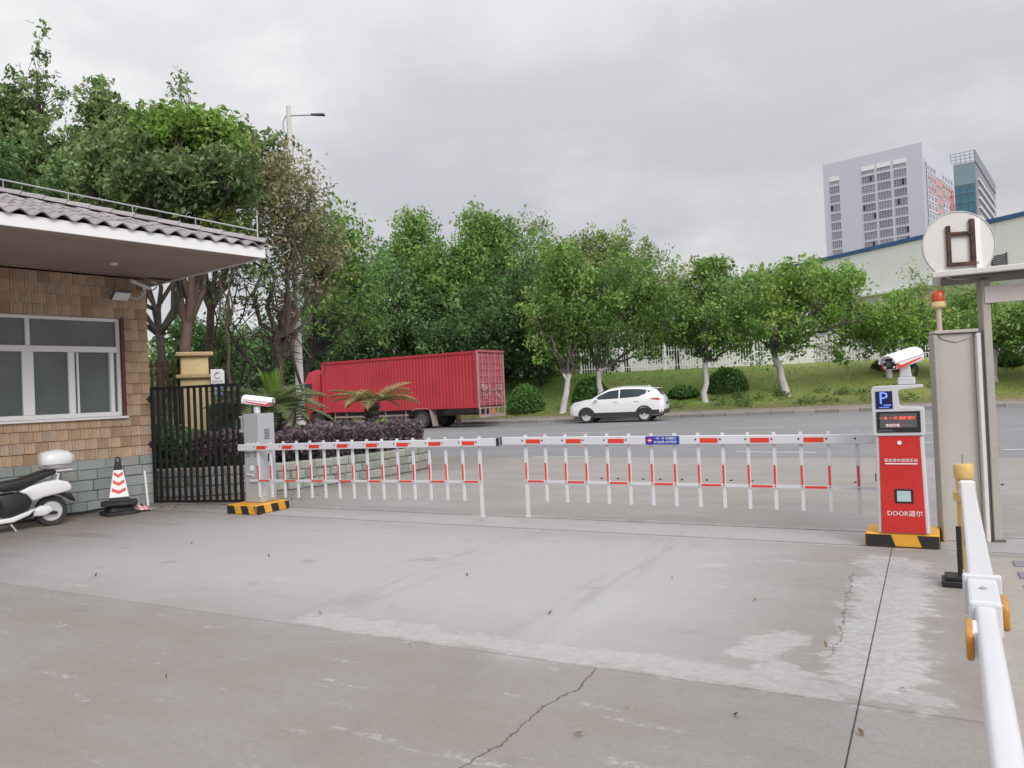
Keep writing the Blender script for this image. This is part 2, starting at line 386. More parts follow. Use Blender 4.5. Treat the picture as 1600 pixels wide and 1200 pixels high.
# far kerb line (road side), from right to left
K = [Vector(p) for p in ((75, 14, 0), (56, 22.5, 0), (40, 28.3, 0), (30, 31, 0), (22, 33.2, 0), (16, 35, 0), (8, 36.7, 0), (0, 38.2, 0), (-6, 42, 0), (-14, 47, 0), (-30, 57, 0), (-60, 75, 0))]
def resample(P, step):
    o = [P[0]]; 
    for a, b in zip(P, P[1:]):
        n = max(1, round((b - a).length / step))
        o += [a.lerp(b, i / n) for i in range(1, n + 1)]
    return o
# round the corners a little
def smooth_poly(P, it=2):
    for _ in range(it):
        q = [P[0]]
        for a, b in zip(P, P[1:]): q += [a.lerp(b, .25), a.lerp(b, .75)]
        P = q + [P[-1]]
    return P
KS = resample(smooth_poly(K), 1.0)
def normals(P):
    o = []
    for i in range(len(P)):
        d = (P[min(i + 1, len(P) - 1)] - P[max(i - 1, 0)]).normalized()
        n = Vector((-d.y, d.x, 0))
        o.append(n if n.y > 0 else -n)
    return o
KN = normals(KS)
KSa = np.array([p[:2] for p in KS]); KNa = np.array([p[:2] for p in KN])
PROF = [(0, .14), (1.7, .17), (1.9, .26), (3.2, .62), (5.5, 1.35), (8.5, 2.12), (11.0, 2.52), (13, 2.6), (400, 2.6)]
def offset_of(x, y):
    d = KSa - np.array((x, y)); i = int(np.argmin((d ** 2).sum(1))); return float(-(d[i] * KNa[i]).sum())
def ground_z(x, y):
    o = offset_of(x, y)
    if o < 0: return 0.0
    return float(np.interp(o, [p[0] for p in PROF], [p[1] for p in PROF]))

MB().add([(-500, -60, -.09), (500, -60, -.09), (500, 700, -.09), (-500, 700, -.09)], [(0, 1, 2, 3)]).build('ground', M['soil'])['kind'] = 'structure'

# --- concrete of the yard
t = NT('yard_concrete'); v = t.coord()
big = t.noise(v, .35, 4, .6); mid = t.noise(t.mapping(v, rot=(0, 0, .2), scale=(.5, 1.6, 1)), 1.3, 6, .62); fine = t.noise(v, 22, 4, .6); grain = t.noise(v, 75, 5, .75)
speck = t.noise(v, 140, 2, .5)
base = t.ramp(t.math('ADD', t.math('MULTIPLY', big, .5), t.math('MULTIPLY', mid, .5)), [(.30, (0.257, 0.234, 0.214)), (.46, (0.297, 0.278, 0.263)), (.60, (0.338, 0.324, 0.321)), (.75, (0.374, 0.365, 0.371))])
base = t.mix(t.math('MULTIPLY', t.step(fine, .3, .75), .22), base, (0.188, 0.171, 0.154))
base = t.mix(t.math('MULTIPLY', t.step(speck, .62, .72), .35), base, (.15, .135, .12))
base = t.mix(t.math('MULTIPLY', t.step(grain, .40, .62), .30), base, (.19, .175, .16)); base = t.mix(t.math('MULTIPLY', t.step(grain, .60, .72), .30), base, (.46, .45, .44))
xyz = t.n('ShaderNodeSeparateXYZ'); t.put(xyz.inputs[0], v)
wob = t.math('MULTIPLY', t.math('SUBTRACT', t.noise(v, 2.6, 5, .65), .5), .7)
wob2 = t.math('MULTIPLY', t.math('SUBTRACT', t.noise(v, 11, 4, .6), .5), .12)
def seg(P, Q):
    d = Vector((Q[0] - P[0], Q[1] - P[1])); q = t.n('ShaderNodeMapping', vector_type='TEXTURE'); t.put(q.inputs[0], v)
    q.inputs[1].default_value = (P[0], P[1], 0); q.inputs[2].default_value = (0, 0, math.atan2(d.y, d.x))
    s = t.n('ShaderNodeSeparateXYZ'); t.put(s.inputs[0], q.outputs[0]); return s.outputs[0], s.outputs[1], d.length
def band(P, Q, y0, y1, soft=.03, amp=1.0):
    x, y, Ln = seg(P, Q); y = t.math('ADD', y, t.math('MULTIPLY', t.math('ADD', wob, wob2), amp)); xx = t.math('ADD', x, t.math('MULTIPLY', wob, amp))
    k = t.math('MULTIPLY', t.step(y, y0 - soft, y0 + soft), t.math('SUBTRACT', 1.0, t.step(y, y1 - soft, y1 + soft)))
    return t.math('MULTIPLY', k, t.math('MULTIPLY', t.step(xx, -soft, soft), t.math('SUBTRACT', 1.0, t.step(xx, Ln - soft, Ln + soft))))
flake = t.noise(t.mapping(v, rot=(0, 0, -.2), scale=(1, 2.2, 1)), 5.5, 8, .72); flake2 = t.noise(v, 1.6, 6, .65)
def slurry(P, Q, y0, y1, soft, amp, gain=1.0):       # cement slurry: thins out into flakes at its edge
    k = band(P, Q, y0, y1, soft, amp)
    f = t.math('ADD', t.math('MULTIPLY', k, 1.0), t.math('ADD', t.math('MULTIPLY', t.math('SUBTRACT', flake, .5), 1.5), t.math('MULTIPLY', t.math('SUBTRACT', flake2, .5), .9)))
    return t.math('MULTIPLY', t.math('MULTIPLY', t.step(f, .42, .78), t.step(k, .02, .35)), gain)
smear = slurry((.12, .10), (.12, 3.3), -.20, .34, .26, .7)
smear = t.math('MAXIMUM', smear, slurry((-3.6, .10), (.45, .10), -.10, .20, .20, .5, .7))
smear = t.math('MAXIMUM', smear, t.math('MULTIPLY', band(pl(800, 1035), pl(985, 925), -.16, .18, .16, .3), .45))
smear = t.math('MAXIMUM', smear, slurry(pl(1165, 1030), pl(1245, 985), -.16, .16, .12, .4, .8))
smear = t.math('MAXIMUM', smear, slurry(pl(1190, 1035), pl(1270, 1062), -.10, .10, .08, .4, .8))
smear = t.math('MAXIMUM', smear, t.math('MULTIPLY', slurry((-11, 4.05), (3, 4.05), -.46, .44, .25, .3), .55))
smear = t.math('MAXIMUM', smear, slurry(pl(1080, 885), pl(1140, 882), -.06, .06, .10, .3, .5))
scuff = t.noise(t.mapping(v, rot=(0, 0, -.35), scale=(1.0, 4.5, 1)), 1.5, 7, .7)
scuffs = t.math('MULTIPLY', t.step(scuff, .575, .66), t.step(fine, .42, .58))
flk = t.noise(t.mapping(v, rot=(0, 0, .15), scale=(1.6, 5, 1)), 6.5, 6, .7); zone = t.step(t.noise(v, .55, 3), .42, .62)
flecks = t.math('MULTIPLY', t.math('MULTIPLY', t.step(flk, .64, .69), zone), .8)
smear = t.math('MULTIPLY', smear, t.math('ADD', .62, t.math('MULTIPLY', t.step(t.math('ADD', t.math('MULTIPLY', flake, .6), t.math('MULTIPLY', fine, .4)), .38, .60), .38)))
smear = t.math('MAXIMUM', smear, t.math('MAXIMUM', t.math('MULTIPLY', scuffs, .6), flecks))
haze_ = t.math('MULTIPLY', band((-9.5, 2.0), (-.9, 2.0), -1.7, 1.6, .8, 1.3), .62)
base = t.mix(haze_, base, (0.418, 0.411, 0.428))
fore = t.math('SUBTRACT', 1.0, t.step(t.math('ADD', xyz.outputs[1], t.math('MULTIPLY', wob2, .3)), -.03, .03)); base = t.mix(fore, base, (.90, .89, .88), 'MULTIPLY')      # the nearer slab is an older, browner pour
# oil spots, tyre rubber and grit
spots = t.math('MULTIPLY', t.step(t.noise(v, 2.2, 3, .5), .66, .74), .35); base = t.mix(spots, base, (.17, .155, .14))
grit = t.n('ShaderNodeTexVoronoi'); t.put(grit.inputs['Vector'], t.mapping(v, scale=(1, 1, 0))); grit.inputs['Scale'].default_value = 9
gr_ = t.math('MULTIPLY', t.math('LESS_THAN', grit.outputs['Distance'], .045), t.math('GREATER_THAN', t.noise(v, 3.3, 2), .53)); base = t.mix(t.math('MULTIPLY', gr_, .75), base, (.08, .07, .06))
for a_ in (-3.6, -2.0):
    trk = t.math('MULTIPLY', t.math('MULTIPLY', band((a_, -7), (a_ + .2, 12), -.16, .16, .12, .25), t.step(t.noise(t.mapping(v, scale=(5, .5, 1)), 2.0, 4), .42, .68)), .32)
    base = t.mix(trk, base, (.20, .185, .175))
pale = t.mix(t.step(fine, .35, .7), (0.414, 0.409, 0.414), (0.476, 0.476, 0.485))
col = t.mix(t.math('MULTIPLY', smear, .85), base, pale)
# browner concrete near the guard house wall and slab by the rail
brown = t.step(t.math('ADD', t.math('MULTIPLY', xyz.outputs[0], -1), t.math('MULTIPLY', wob, 1.4)), 7.4, 10.0)
col = t.mix(t.math('MULTIPLY', brown, .55), col, (0.172, 0.140, 0.108))
streak = t.noise(t.mapping(v, scale=(.25, 2.2, 1)), 2.0, 5)
col = t.mix(t.math('MULTIPLY', t.math('MULTIPLY', brown, t.step(streak, .5, .68)), .6), col, (.12, .10, .085))
tan_ = band((.50, .1), (.50, 2.4), -.3, .10, .08, .6)
col = t.mix(t.math('MULTIPLY', tan_, .4), col, (0.203, 0.176, 0.152))
def crack(pts, wd=.008, amp=.10):
    global col
    for P, Q in zip(pts, pts[1:]):
        x, y, Ln = seg(P, Q)
        n = t.math('MULTIPLY', t.math('SUBTRACT', t.noise(v, 7, 5, .7), .5), amp)
        k = t.math('LESS_THAN', t.math('ABSOLUTE', t.math('ADD', y, n)), wd)
        k = t.math('MULTIPLY', k, t.math('MULTIPLY', t.math('GREATER_THAN', x, -.02), t.math('LESS_THAN', x, Ln + .02)))
        col = t.mix(t.math('MULTIPLY', k, .8), col, (.07, .06, .055))
crack([pl(930, 1046), pl(905, 1075), pl(845, 1105), pl(780, 1165), pl(690, 1215)], .0055)
crack([pl(1332, 895), pl(1325, 935), pl(1312, 1000), pl(1296, 1025)], .004, .16)
bmp = t.math('ADD', t.math('MULTIPLY', fine, .6), t.math('ADD', t.math('MULTIPLY', speck, .3), t.math('MULTIPLY', smear, .5)))
t.bsdf(col, t.math('SUBTRACT', .82, t.math('MULTIPLY', smear, .2)), bump=bmp, bs=.25, bd=.006)
M['concrete'] = t.m
M['joint'] = mat('joint_dirt', (.12, .108, .095), .95)

yard = MB().box((-3, 3, -.026), (28, 22, .03)).build('yard', M['joint'], loc=O, rot=(0, 0, PHI)); yard['kind'] = 'structure'
A_ = [-15.3, -10.2, -5.1, 0, 5.1, 10.2]; B_ = [-7.5, 0, 3.70, 4.02, 4.38, 8.25, 12.1]
g = .003
for i in range(5):
    for j in range(6):
        if j in (2, 3) and i > 0: continue
        a0, a1, b0, b1 = A_[i], A_[i + 1], B_[j], B_[j + 1]
        if j in (2, 3): a1 = 10.2
        gg = g
        zt = -.0 if j < 5 else -.004
        c0 = .028 if j in (2, 4) else (.006 if j == 1 else gg); c1 = .028 if j in (1, 3) else (.006 if j == 0 else gg)      # old gate track: wide grooves
        MB().box(((a0 + a1) / 2, (b0 + c0 + b1 - c1) / 2, -.0225 + zt / 2), (a1 - a0 - 2 * (.005 if a1 < 0 else gg), b1 - b0 - c0 - c1, .045 + zt)).build('concrete_slab', M['concrete'], yard, bevel=.004)

# --- asphalt road
t = NT('asphalt'); v = t.coord()
n1_ = t.noise(v, .12, 4); n2_ = t.noise(t.mapping(v, rot=(0, 0, .5), scale=(.15, 1, 1)), 1.0, 5); n3_ = t.noise(v, 60, 3)
c = t.ramp(t.math('ADD', t.math('MULTIPLY', n1_, .6), t.math('MULTIPLY', n2_, .4)), [(.3, (0.190, 0.190, 0.201)), (.5, (0.224, 0.224, 0.238)), (.7, (0.270, 0.270, 0.282))])
c = t.mix(t.math('MULTIPLY', t.step(n3_, .4, .7), .25), c, (.12, .12, .128))
t.bsdf(c, .8, bump=n3_, bs=.4, bd=.01); M['asphalt'] = t.m
near = [loc2w(a, 12.1, 0) for a in range(-75, 76, 5)]
rp = [(p.x, p.y, -.004) for p in near] + [(p.x, p.y, -.004) for p in KS if True]
me = MB().add(rp, [tuple(range(len(rp)))])
me.build('road', M['asphalt'])['kind'] = 'structure'
# worn white markings, laid along the lane
rm = MB()
def dash(P, Q, wd=.13):
    P = on(*P); Q = on(*Q); d = (Q - P).normalized(); s = Vector((-d.y, d.x, 0)) * wd / 2; z = Vector((0, 0, .002))
    rm.add([P + s + z, P - s + z, Q - s + z, Q + s + z], [(0, 1, 2, 3)])
for P, Q in (((765, 671), (822, 669.5)), ((948, 665), (1038, 661)), ((1162, 658.5), (1247, 655.5)), ((1128, 670.5), (1224, 667)), ((835, 677.5), (965, 675)),
             ((1440, 662), (1482, 661)), ((1440, 692), (1500, 690)), ((832, 714.5), (925, 714)), ((1150, 706), (1275, 707)), ((1567, 703), (1600, 702)), ((1330, 680), (1470, 676))):
    dash(P, Q, .14)
rm.build('road_marking', M['marking'])['kind'] = 'structure'
# row of rubber studs on the slab edge
st = MB()
for i in range(44):
    a = -4.6 + i * .36 + random.Random(i).uniform(-.05, .05)
    p = loc2w(a, 8.22, 0); st.lathe([(.024, 0), (.02, .014), (.008, .02)], 7, c=p)
st.build('edge_stud', M['rubber'])['kind'] = 'stuff'

# --- kerb, sidewalk, embankment
kb = MB(); 
strip = []
for p, n in zip(KS, KN): strip.append((p + n * .17 + Vector((0, 0, .138)), p + n * 1.72 + Vector((0, 0, .165))))
sw = MB(); sw.add([q for s_ in strip for q in s_], [(2 * i, 2 * i + 1, 2 * i + 3, 2 * i + 2) for i in range(len(strip) - 1)])
sw.build('sidewalk', M['sidewalk'])['kind'] = 'structure'
kerb = thing('kerb', None, None); kerb['kind'] = 'structure'
rr = random.Random(3)
KK = resample(smooth_poly(K), .95)
stone_me = [MB().box((0, .085, .02), (.935, .17, .24)).mesh('kerb_stone', bevel=.02, seg=1) for _ in range(1)]
for a, b in zip(KK, KK[1:]):
    mid_ = (a + b) / 2
    if not (-22 < mid_.x < 45): continue
    d = (b - a); ang = math.atan2(d.y, d.x)
    o = link('kerb_stone', stone_me[0], M['kerb'], kerb, loc=(mid_.x, mid_.y, rr.uniform(-.008, .004)), rot=(0, 0, ang + math.pi))
    o.scale.x = d.length / .95
    n = Vector((-math.sin(ang + math.pi), math.cos(ang + math.pi), 0))
# edging between the sidewalk and the lawn
ed = MB()
for i in range(len(KS) - 1):
    a = KS[i] + KN[i] * 1.78; b = KS[i + 1] + KN[i + 1] * 1.78
    if -22 < a.x < 45: ed.bar(a + Vector((0, 0, .17)), b + Vector((0, 0, .17)), .10, .16)
ed.build('lawn_edging', M['kerb'])['kind'] = 'structure'

t = NT('lawn'); v = t.coord()
n1_ = t.noise(v, .16, 5, .6); n2_ = t.noise(v, 1.1, 5, .65); n3_ = t.noise(v, 9, 4)
xyz = t.n('ShaderNodeSeparateXYZ'); t.put(xyz.inputs[0], v)
dry = t.math('ADD', t.math('MULTIPLY', n1_, .7), t.math('ADD', t.math('MULTIPLY', n2_, .3), t.math('MULTIPLY', t.math('SUBTRACT', xyz.outputs[0], 12), .008)))
c = t.ramp(dry, [(.28, (.11, .195, .042)), (.45, (.17, .265, .055)), (.58, (.24, .285, .075)), (.74, (.32, .30, .11))])
low = t.math('SUBTRACT', 1.0, t.step(t.math('ADD', xyz.outputs[2], t.math('MULTIPLY', t.math('SUBTRACT', n2_, .5), 1.2)), .25, .85))
c = t.mix(t.math('MULTIPLY', low, .6), c, (.16, .11, .065))
c = t.mix(t.math('MULTIPLY', t.step(n3_, .4, .7), .22), c, (.06, .085, .022))
t.bsdf(c, .95, bump=n3_, bs=.8, bd=.05); M['lawn'] = t.m
offs = [1.83, 2.4, 3.2, 4.3, 5.5, 7, 8.5, 9.8, 11, 13, 18, 30, 60, 130]
emb = MB(); cols = []
rr = random.Random(5)
for i, (p, n) in enumerate(zip(KS, KN)):
    for o in offs:
        q = p + n * o; zz = float(np.interp(o, [a for a, _ in PROF], [b for _, b in PROF])) + (rr.uniform(-.05, .05) if 2.2 < o < 11 else 0)
        emb.v.append((q.x, q.y, zz))
m_ = len(offs)
for i in range(len(KS) - 1):
    for j in range(m_ - 1):
        emb.f.append((i * m_ + j, i * m_ + j + 1, (i + 1) * m_ + j + 1, (i + 1) * m_ + j))
emb.build('grass_bank', M['lawn'], smooth=60)['kind'] = 'structure'
# verge of earth left of the yard, behind gate and planter
vg = [loc2w(a, b, .02) for a, b in ((-11.6, 4.9), (-10.6, 5.4), (-9.9, 8.5), (-10.0, 10.2), (-11.4, 12.1), (-60, 12.1), (-60, 4.0), (-30, 4.0))]
MB().add(vg, [tuple(range(len(vg)))]).build('verge', M['soil'])['kind'] = 'structure'

# ------------------------------------------------------------------ leaf cloud tools
def leaf_cloud(P, tint, size, rng, up=.35, fold=.25, asp=.5, jit=.5):
    """one folded rhombus per point: P (n,3), tint (n,)"""
    n = len(P)
    d = rng.normal(size=(n, 3)); d[:, 2] -= .15; d /= np.linalg.norm(d, axis=1, keepdims=True)
    nm = rng.normal(size=(n, 3)); nm[:, 2] += up * 3; nm -= (nm * d).sum(1, keepdims=True) * d; nm /= np.linalg.norm(nm, axis=1, keepdims=True) + 1e-9
    s = np.cross(nm, d); L_ = size * (1 + jit * rng.uniform(-1, 1, (n, 1))); W_ = L_ * asp / 2
    V = np.stack([P - d * L_ / 2, P - s * W_ + nm * W_ * fold, P + d * L_ / 2, P + s * W_ + nm * W_ * fold], 1).reshape(-1, 3)
    k = np.arange(n)[:, None] * 4
    Fc = np.concatenate([k + np.array([[0, 1, 2]]), k + np.array([[0, 2, 3]])], 1).reshape(-1, 3)
    return V, Fc, np.repeat(tint, 4)
def ball(n, rng, hollow=.35):
    d = rng.normal(size=(n, 3)); d /= np.linalg.norm(d, axis=1, keepdims=True); r = (hollow ** 3 + (1 - hollow ** 3) * rng.uniform(size=(n, 1))) ** (1 / 3); return d * r

def wiggle(a, b, rng, k=4, amp=.08):
    a = np.array(a, float); b = np.array(b, float); Ln = np.linalg.norm(b - a); o = []
    for i in range(k + 1):
        t_ = i / k; q = a * (1 - t_) + b * t_
        if 0 < i < k: q = q + rng.normal(size=3) * Ln * amp * .5
        q[2] += math.sin(t_ * math.pi) * Ln * .04
        o.append(q)
    return o

def tree(name, label, base, crowns, leaf, bark, seed, tr=.12, fork=2.0, lean=(0, 0), n_cl=60, per=90, size=.16, cl_r=.5, limbs=5, flat=.8, group=None, twigs=True, dens=None, bare=0, stems=1, cat='tree', hollow=.25):
    """trunk > limbs > twigs carry clusters of leaves; crowns = [(centre, radii, weight)] in world coordinates"""
    rng = np.random.default_rng(seed); base = np.array(base, float)
    root = thing(name, label, cat, base, 0, group)
    tot = sum(c[2] for c in crowns); cl = []; thin = []; out_ = []; n_cl = int(n_cl * 1.6); per = per * .64; cl_r = cl_r * .86
    for c, r, wgt in crowns:
        k = max(4 if wgt >= .1 else 7, int(n_cl * wgt / tot)); q = ball(k, rng, hollow); thin += [wgt < .1] * k
        ph = rng.uniform(0, 6.28, 3); az_ = np.arctan2(q[:, 1], q[:, 0])
        lob = 1 + .20 * np.sin(3 * az_ + ph[0]) * np.cos(2.5 * q[:, 2] + ph[1]) + .12 * np.sin(5 * az_ + 3 * q[:, 2] + ph[2]) + .10 * rng.normal(size=k)   # uneven outline
        cl.append(np.array(c) - base + q * np.array(r) * lob[:, None]); out_ += [v_ for v_ in q]
    cl = np.concatenate(cl)
    tb = MB()
    lim = []
    tops = []
    for s_ in range(stems):
        f = np.array((lean[0] + (rng.normal() * .7 * (stems > 1)), lean[1] + (rng.normal() * .25 * (stems > 1)), fork * (1 + .15 * rng.normal() * (stems > 1))))
        st0 = np.array((rng.normal() * .45, rng.normal() * .30, -.15)) * (1 if stems > 1 else 0) + np.array((0, 0, -.15 if stems == 1 else 0))
        pts = wiggle(st0, f, rng, 5, .05)
        if stems == 1: tb.tube(pts, [tr * 1.35, tr * 1.05, tr * .95, tr * .9, tr * .85, tr * .8], 9)
        else: tb.tube(pts, [tr, tr * .9, tr * .85, tr * .8, tr * .75, tr * .7], 8)
        tops.append(f)
    # limb ends: farthest-point picks among the clusters
    idx = [int(rng.integers(len(cl)))]
    dmin = np.linalg.norm(cl - cl[idx[0]], axis=1)
    while len(idx) < min(limbs, len(cl)):
        j = int(np.argmax(dmin)); idx.append(j); dmin = np.minimum(dmin, np.linalg.norm(cl - cl[j], axis=1))
    nodes = []
    for q in idx:
        f = tops[int(rng.integers(len(tops)))] if stems > 1 else tops[0]
        end = f + (cl[q] - f) * .85; pts = wiggle(f - np.array((0, 0, .05)), end, rng, 6, .09)
        r0 = tr * .62; tb.tube(pts, [r0 * (1 - .75 * i / 6) for i in range(7)], 7, cap=False)
        for i, p_ in enumerate(pts[1:]): nodes.append((p_, r0 * (1 - .75 * (i + 1) / 6)))
    NP = np.array([p_ for p_, _ in nodes]); NR = np.array([r for _, r in nodes])
    if twigs:
        for q in cl:
            dd = np.linalg.norm(NP - q, axis=1) + np.maximum(0, NP[:, 2] - q[2]) * .8; j = int(np.argmin(dd))
            pts = wiggle(NP[j], q, rng, 3, .14); r0 = max(.008, min(NR[j] * .6, .035))
            tb.tube(pts, [r0, r0 * .8, r0 * .55, r0 * .25], 4, cap=False)
    if bare:
        for _ in range(bare):
            j = int(rng.integers(len(NP))); e_ = NP[j] + rng.normal(size=3) * np.array((.8, .8, .6)); pts = wiggle(NP[j], e_, rng, 4, .16); r0 = max(.012, NR[j] * .5)
            tb.tube(pts, [r0, r0 * .8, r0 * .6, r0 * .4, r0 * .2], 5, cap=False)
    tb.build('trunk', bark, root, smooth=50)
    Ps, Ts = [], []
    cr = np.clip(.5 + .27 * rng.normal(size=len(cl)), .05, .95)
    zr = (cl[:, 2] - cl[:, 2].min()) / (np.ptp(cl[:, 2]) + 1e-6); cr = np.clip(cr + (zr - .5) * .40, .03, .97)   # tint lightens upward: top light painted in, along with paler young shoots
    for q, k, th, od in zip(cl, cr, thin, out_):
        n = max(4, int(per * rng.uniform(.6, 1.4) * (.22 if th else 1))); rr_ = cl_r * rng.uniform(.7, 1.3) * (.6 if th else 1)
        ax = np.array(od) * .7 + np.array((0, 0, .55)) + rng.normal(size=3) * .35; ax /= np.linalg.norm(ax)      # a spray along the shoot
        tt_ = rng.uniform(-.7, 1.25, (n, 1)) * rr_; pr_ = rng.normal(size=(n, 3)) * rr_ * .46 * (1.15 - .55 * tt_ / rr_); pr_ -= (pr_ @ ax)[:, None] * ax * .6
        b_ = ax * tt_ + pr_; Ps.append(q + b_); Ts.append(np.clip(k + .08 * rng.normal(size=n), 0, 1))
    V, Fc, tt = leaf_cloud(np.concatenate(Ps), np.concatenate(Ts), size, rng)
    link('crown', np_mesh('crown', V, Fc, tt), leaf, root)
    return root

def shrub(name, label, c, r, leaf, seed, n=2500, size=.10, cat='shrub', group=None, core=True):
    """clipped or loose round bush: leaves over a shell, stems inside"""
    rng = np.random.default_rng(seed); root = thing(name, label, cat, (c[0], c[1], c[2]), 0, group)
    q = ball(n, rng, .72); q[:, 2] = np.abs(q[:, 2]) * 1.0 - .12 * (rng.uniform(size=n) < .3)
    lump = 1 + .08 * np.sin(q[:, 0] * 7 + seed) * np.cos(q[:, 1] * 6 + seed * 2)
    P = q * np.array(r) * lump[:, None]; P[:, 2] = np.maximum(P[:, 2], .03)
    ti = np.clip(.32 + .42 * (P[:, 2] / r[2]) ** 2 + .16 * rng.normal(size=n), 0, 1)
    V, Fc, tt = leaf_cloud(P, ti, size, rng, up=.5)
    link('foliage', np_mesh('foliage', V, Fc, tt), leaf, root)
    sb = MB()
    for k in range(14):
        a = rng.uniform(0, 6.28); rr_ = rng.uniform(.3, .75)
        sb.tube([(0, 0, -.05), (math.cos(a) * r[0] * rr_ * .5, math.sin(a) * r[1] * rr_ * .5, r[2] * .4), (math.cos(a) * r[0] * rr_, math.sin(a) * r[1] * rr_, r[2] * .8)], [.02, .015, .006], 4, False)
    sb.build('stem', M['bark_dark'], root)['kind'] = 'stuff'
    return root

# ------------------------------------------------------------------ far buildings
def wall_frame(A, B):
    d = (B - A); Ln = d.xy.length; return math.atan2(d.y, d.x), Ln
# tall office block
T0 = at(1440, 222, 260); T1 = on(1285, 258, T0.z); T2 = on(1500, 256, T0.z)
T1 = Vector((T1.x, T1.y, T0.z))
az1, W1 = wall_frame(T1, T0)
d1 = (T0 - T1).normalized(); p1 = Vector((-d1.y, d1.x, 0))
dep = min(60, (T2 - T0).length)
tw = thing('office_tower', 'tall pale grey office block with columns of strip windows, far behind the warehouse', 'office building', (T1.x, T1.y, 0), az1)
Hh = T0.z
MB().prism([(0, 0), (W1, 0), (W1, dep), (0, dep)], 'z', 0, Hh).build('wall', M['tower_wall'], tw)
fr = [(.068, .172), (.405, .535), (.56, .692), (.722, .845)]
win_me = {}
def facade_window(parent, x0, x1, z0, z1, y, nm, wm_, cells, fm):
    k = (round(x1 - x0, 2), round(z1 - z0, 2), cells)
    if k not in win_me:
        wd, ht = x1 - x0, z1 - z0
        mb = MB().box((wd / 2, .06, ht / 2), (wd, .16, ht)); fb = MB()
        for i in range(cells + 1): fb.box((wd * i / cells, -.08, ht / 2), (.07, .10, ht + .04))
        for zz in (0, ht * .30, ht): fb.box((wd / 2, -.085, zz), (wd + .1, .12, .09))
        win_me[k] = (mb.mesh('window'), fb.mesh('mullion'))
    a = link('window', win_me[k][0], wm_, parent, loc=(x0, y, z0))
    link('mullion', win_me[k][1], fm, a)
    return a
rr = random.Random(9)
for ci, (f0, f1) in enumerate(fr):
    for r_ in range(11):
        z1 = Hh - 4.2 - r_ * 3.33; 
        if ci == 0: z1 -= 1.2
        if r_ == 0:
            facade_window(tw, W1 * f0, W1 * f1, z1 - 2.3, z1 - 1.35, 0, 'window', M['tower_win'], 5, M['tower_wall'])
            MB().box((W1 * (f0 + f1) / 2, -.02, z1 - .55), (W1 * (f1 - f0), .1, 1.5)).build('sky_panel', M['white'], tw)  # white panel painted as bright sky seen through the open frame
            continue
        facade_window(tw, W1 * f0, W1 * f1, z1 - 2.45, z1, 0, 'window', M['tower_win'], 5, M['tower_wall'])
        if rr.random() < .2:
            k = rr.randrange(5); x0 = W1 * (f0 + (f1 - f0) * (k + .15) / 5); MB().box((x0 + .35, -.14, z1 - 1.2), (.75, .06, 1.7)).build('open_sash', M['tower_win_dark'], tw)
facade_window(tw, W1 * .275, W1 * .35, Hh - 41.5, Hh - 39.0, 0, 'window', M['tower_win'], 3, M['tower_wall'])
# side facade (local x = W1 plane, running along +y)
side = MB()
sw_me = MB().box((-.05, 0, 0), (.14, 3.3, 1.5)).mesh('side_window')
grl_me = MB().box((.05, 0, 0), (.30, 3.9, 2.3)).mesh('red_grille')
slab = dep / 11
MB().box((W1 + .15, dep * .035, Hh * .5 - 2), (.4, .7, Hh - 6)).build('pilaster', M['tower_side'], tw)
MB().box((W1 + .1, dep * .085, Hh * .5 - 3), (.3, .5, Hh - 6)).build('pilaster', M['tower_win'], tw)
for r_ in range(15):
    z = Hh - 7.5 - r_ * 3.33
    for c_ in range(9):
        y = dep * .16 + c_ * dep * .093
        if c_ in (3, 4) :
            if r_ > 0: link('red_grille', grl_me, M['pink'], tw, loc=(W1, y, z))
            continue
        link('side_window', sw_me, M['tower_win'], tw, loc=(W1 + .05, y, z), scale=(1, .62, 1.1))
        if r_ in (1, 2, 6) : link('red_grille', grl_me, M['pink'], tw, loc=(W1 + .02, y + slab * .3, z - .4), scale=(1, .35, 1))
    MB().box((W1 + .05, dep * .5, z - 1.65), (.2, dep * .86, .3)).build('floor_band', M['tower_side'], tw)
sg = MB(); ys = dep * .86; zs = Hh - 14
sg.bar((W1 + .5, ys, zs + 3), (W1 + .5, ys - 1.6, zs - 5), .5, .6, up=(1, 0, 0)); sg.bar((W1 + .5, ys, zs + 3), (W1 + .5, ys + 1.8, zs - 5), .5, .6, up=(1, 0, 0)); sg.bar((W1 + .5, ys - 1.4, zs + 1), (W1 + .5, ys + 1.4, zs + 1), .5, .6, up=(1, 0, 0))
sg.bar((W1 + .5, ys - .9, zs + 3), (W1 + .5, ys + .9, zs + 3.2), .5, .6, up=(1, 0, 0))
sg.build('sign_character', M['sign_red'], tw)
MB().box((W1 * .72, dep * .62, Hh + 1.2), (W1 * .4, dep * .3, 3.4)).build('stair_head', M['tower_side'], tw)
# glass tower behind it
G0 = at(1523, 252, 345); G1 = on(1486, 259, G0.z); G2 = on(1556, 281, G0.z)
azg, Wg = wall_frame(G1, G0); dpg = (G2 - G0).length * 1.75
tg = thing('glass_tower', 'teal glass tower with white horizontal fins and a lattice crown, behind the pale block', 'office building', (G1.x, G1.y, 0), azg)
Hg = G0.z
MB().prism([(0, 0), (Wg, 0), (Wg, dpg), (0, dpg)], 'z', 0, Hg).build('wall', M['tower2'], tg)
MB().box((Wg * .5, -.15, Hg - 5.5), (Wg * .98, .3, 8.6)).build('spandrel', M['teal_light'], tg)
pane_me = MB().box((0, 0, 0), (Wg * .30, .25, 3.6)).mesh('glass_pane')
for c_ in range(3):
    for r_ in range(17):
        link('glass_pane', pane_me, M['teal'], tg, loc=(Wg * (.19 + .31 * c_), -.18, Hg - 12.2 - r_ * 4.05))
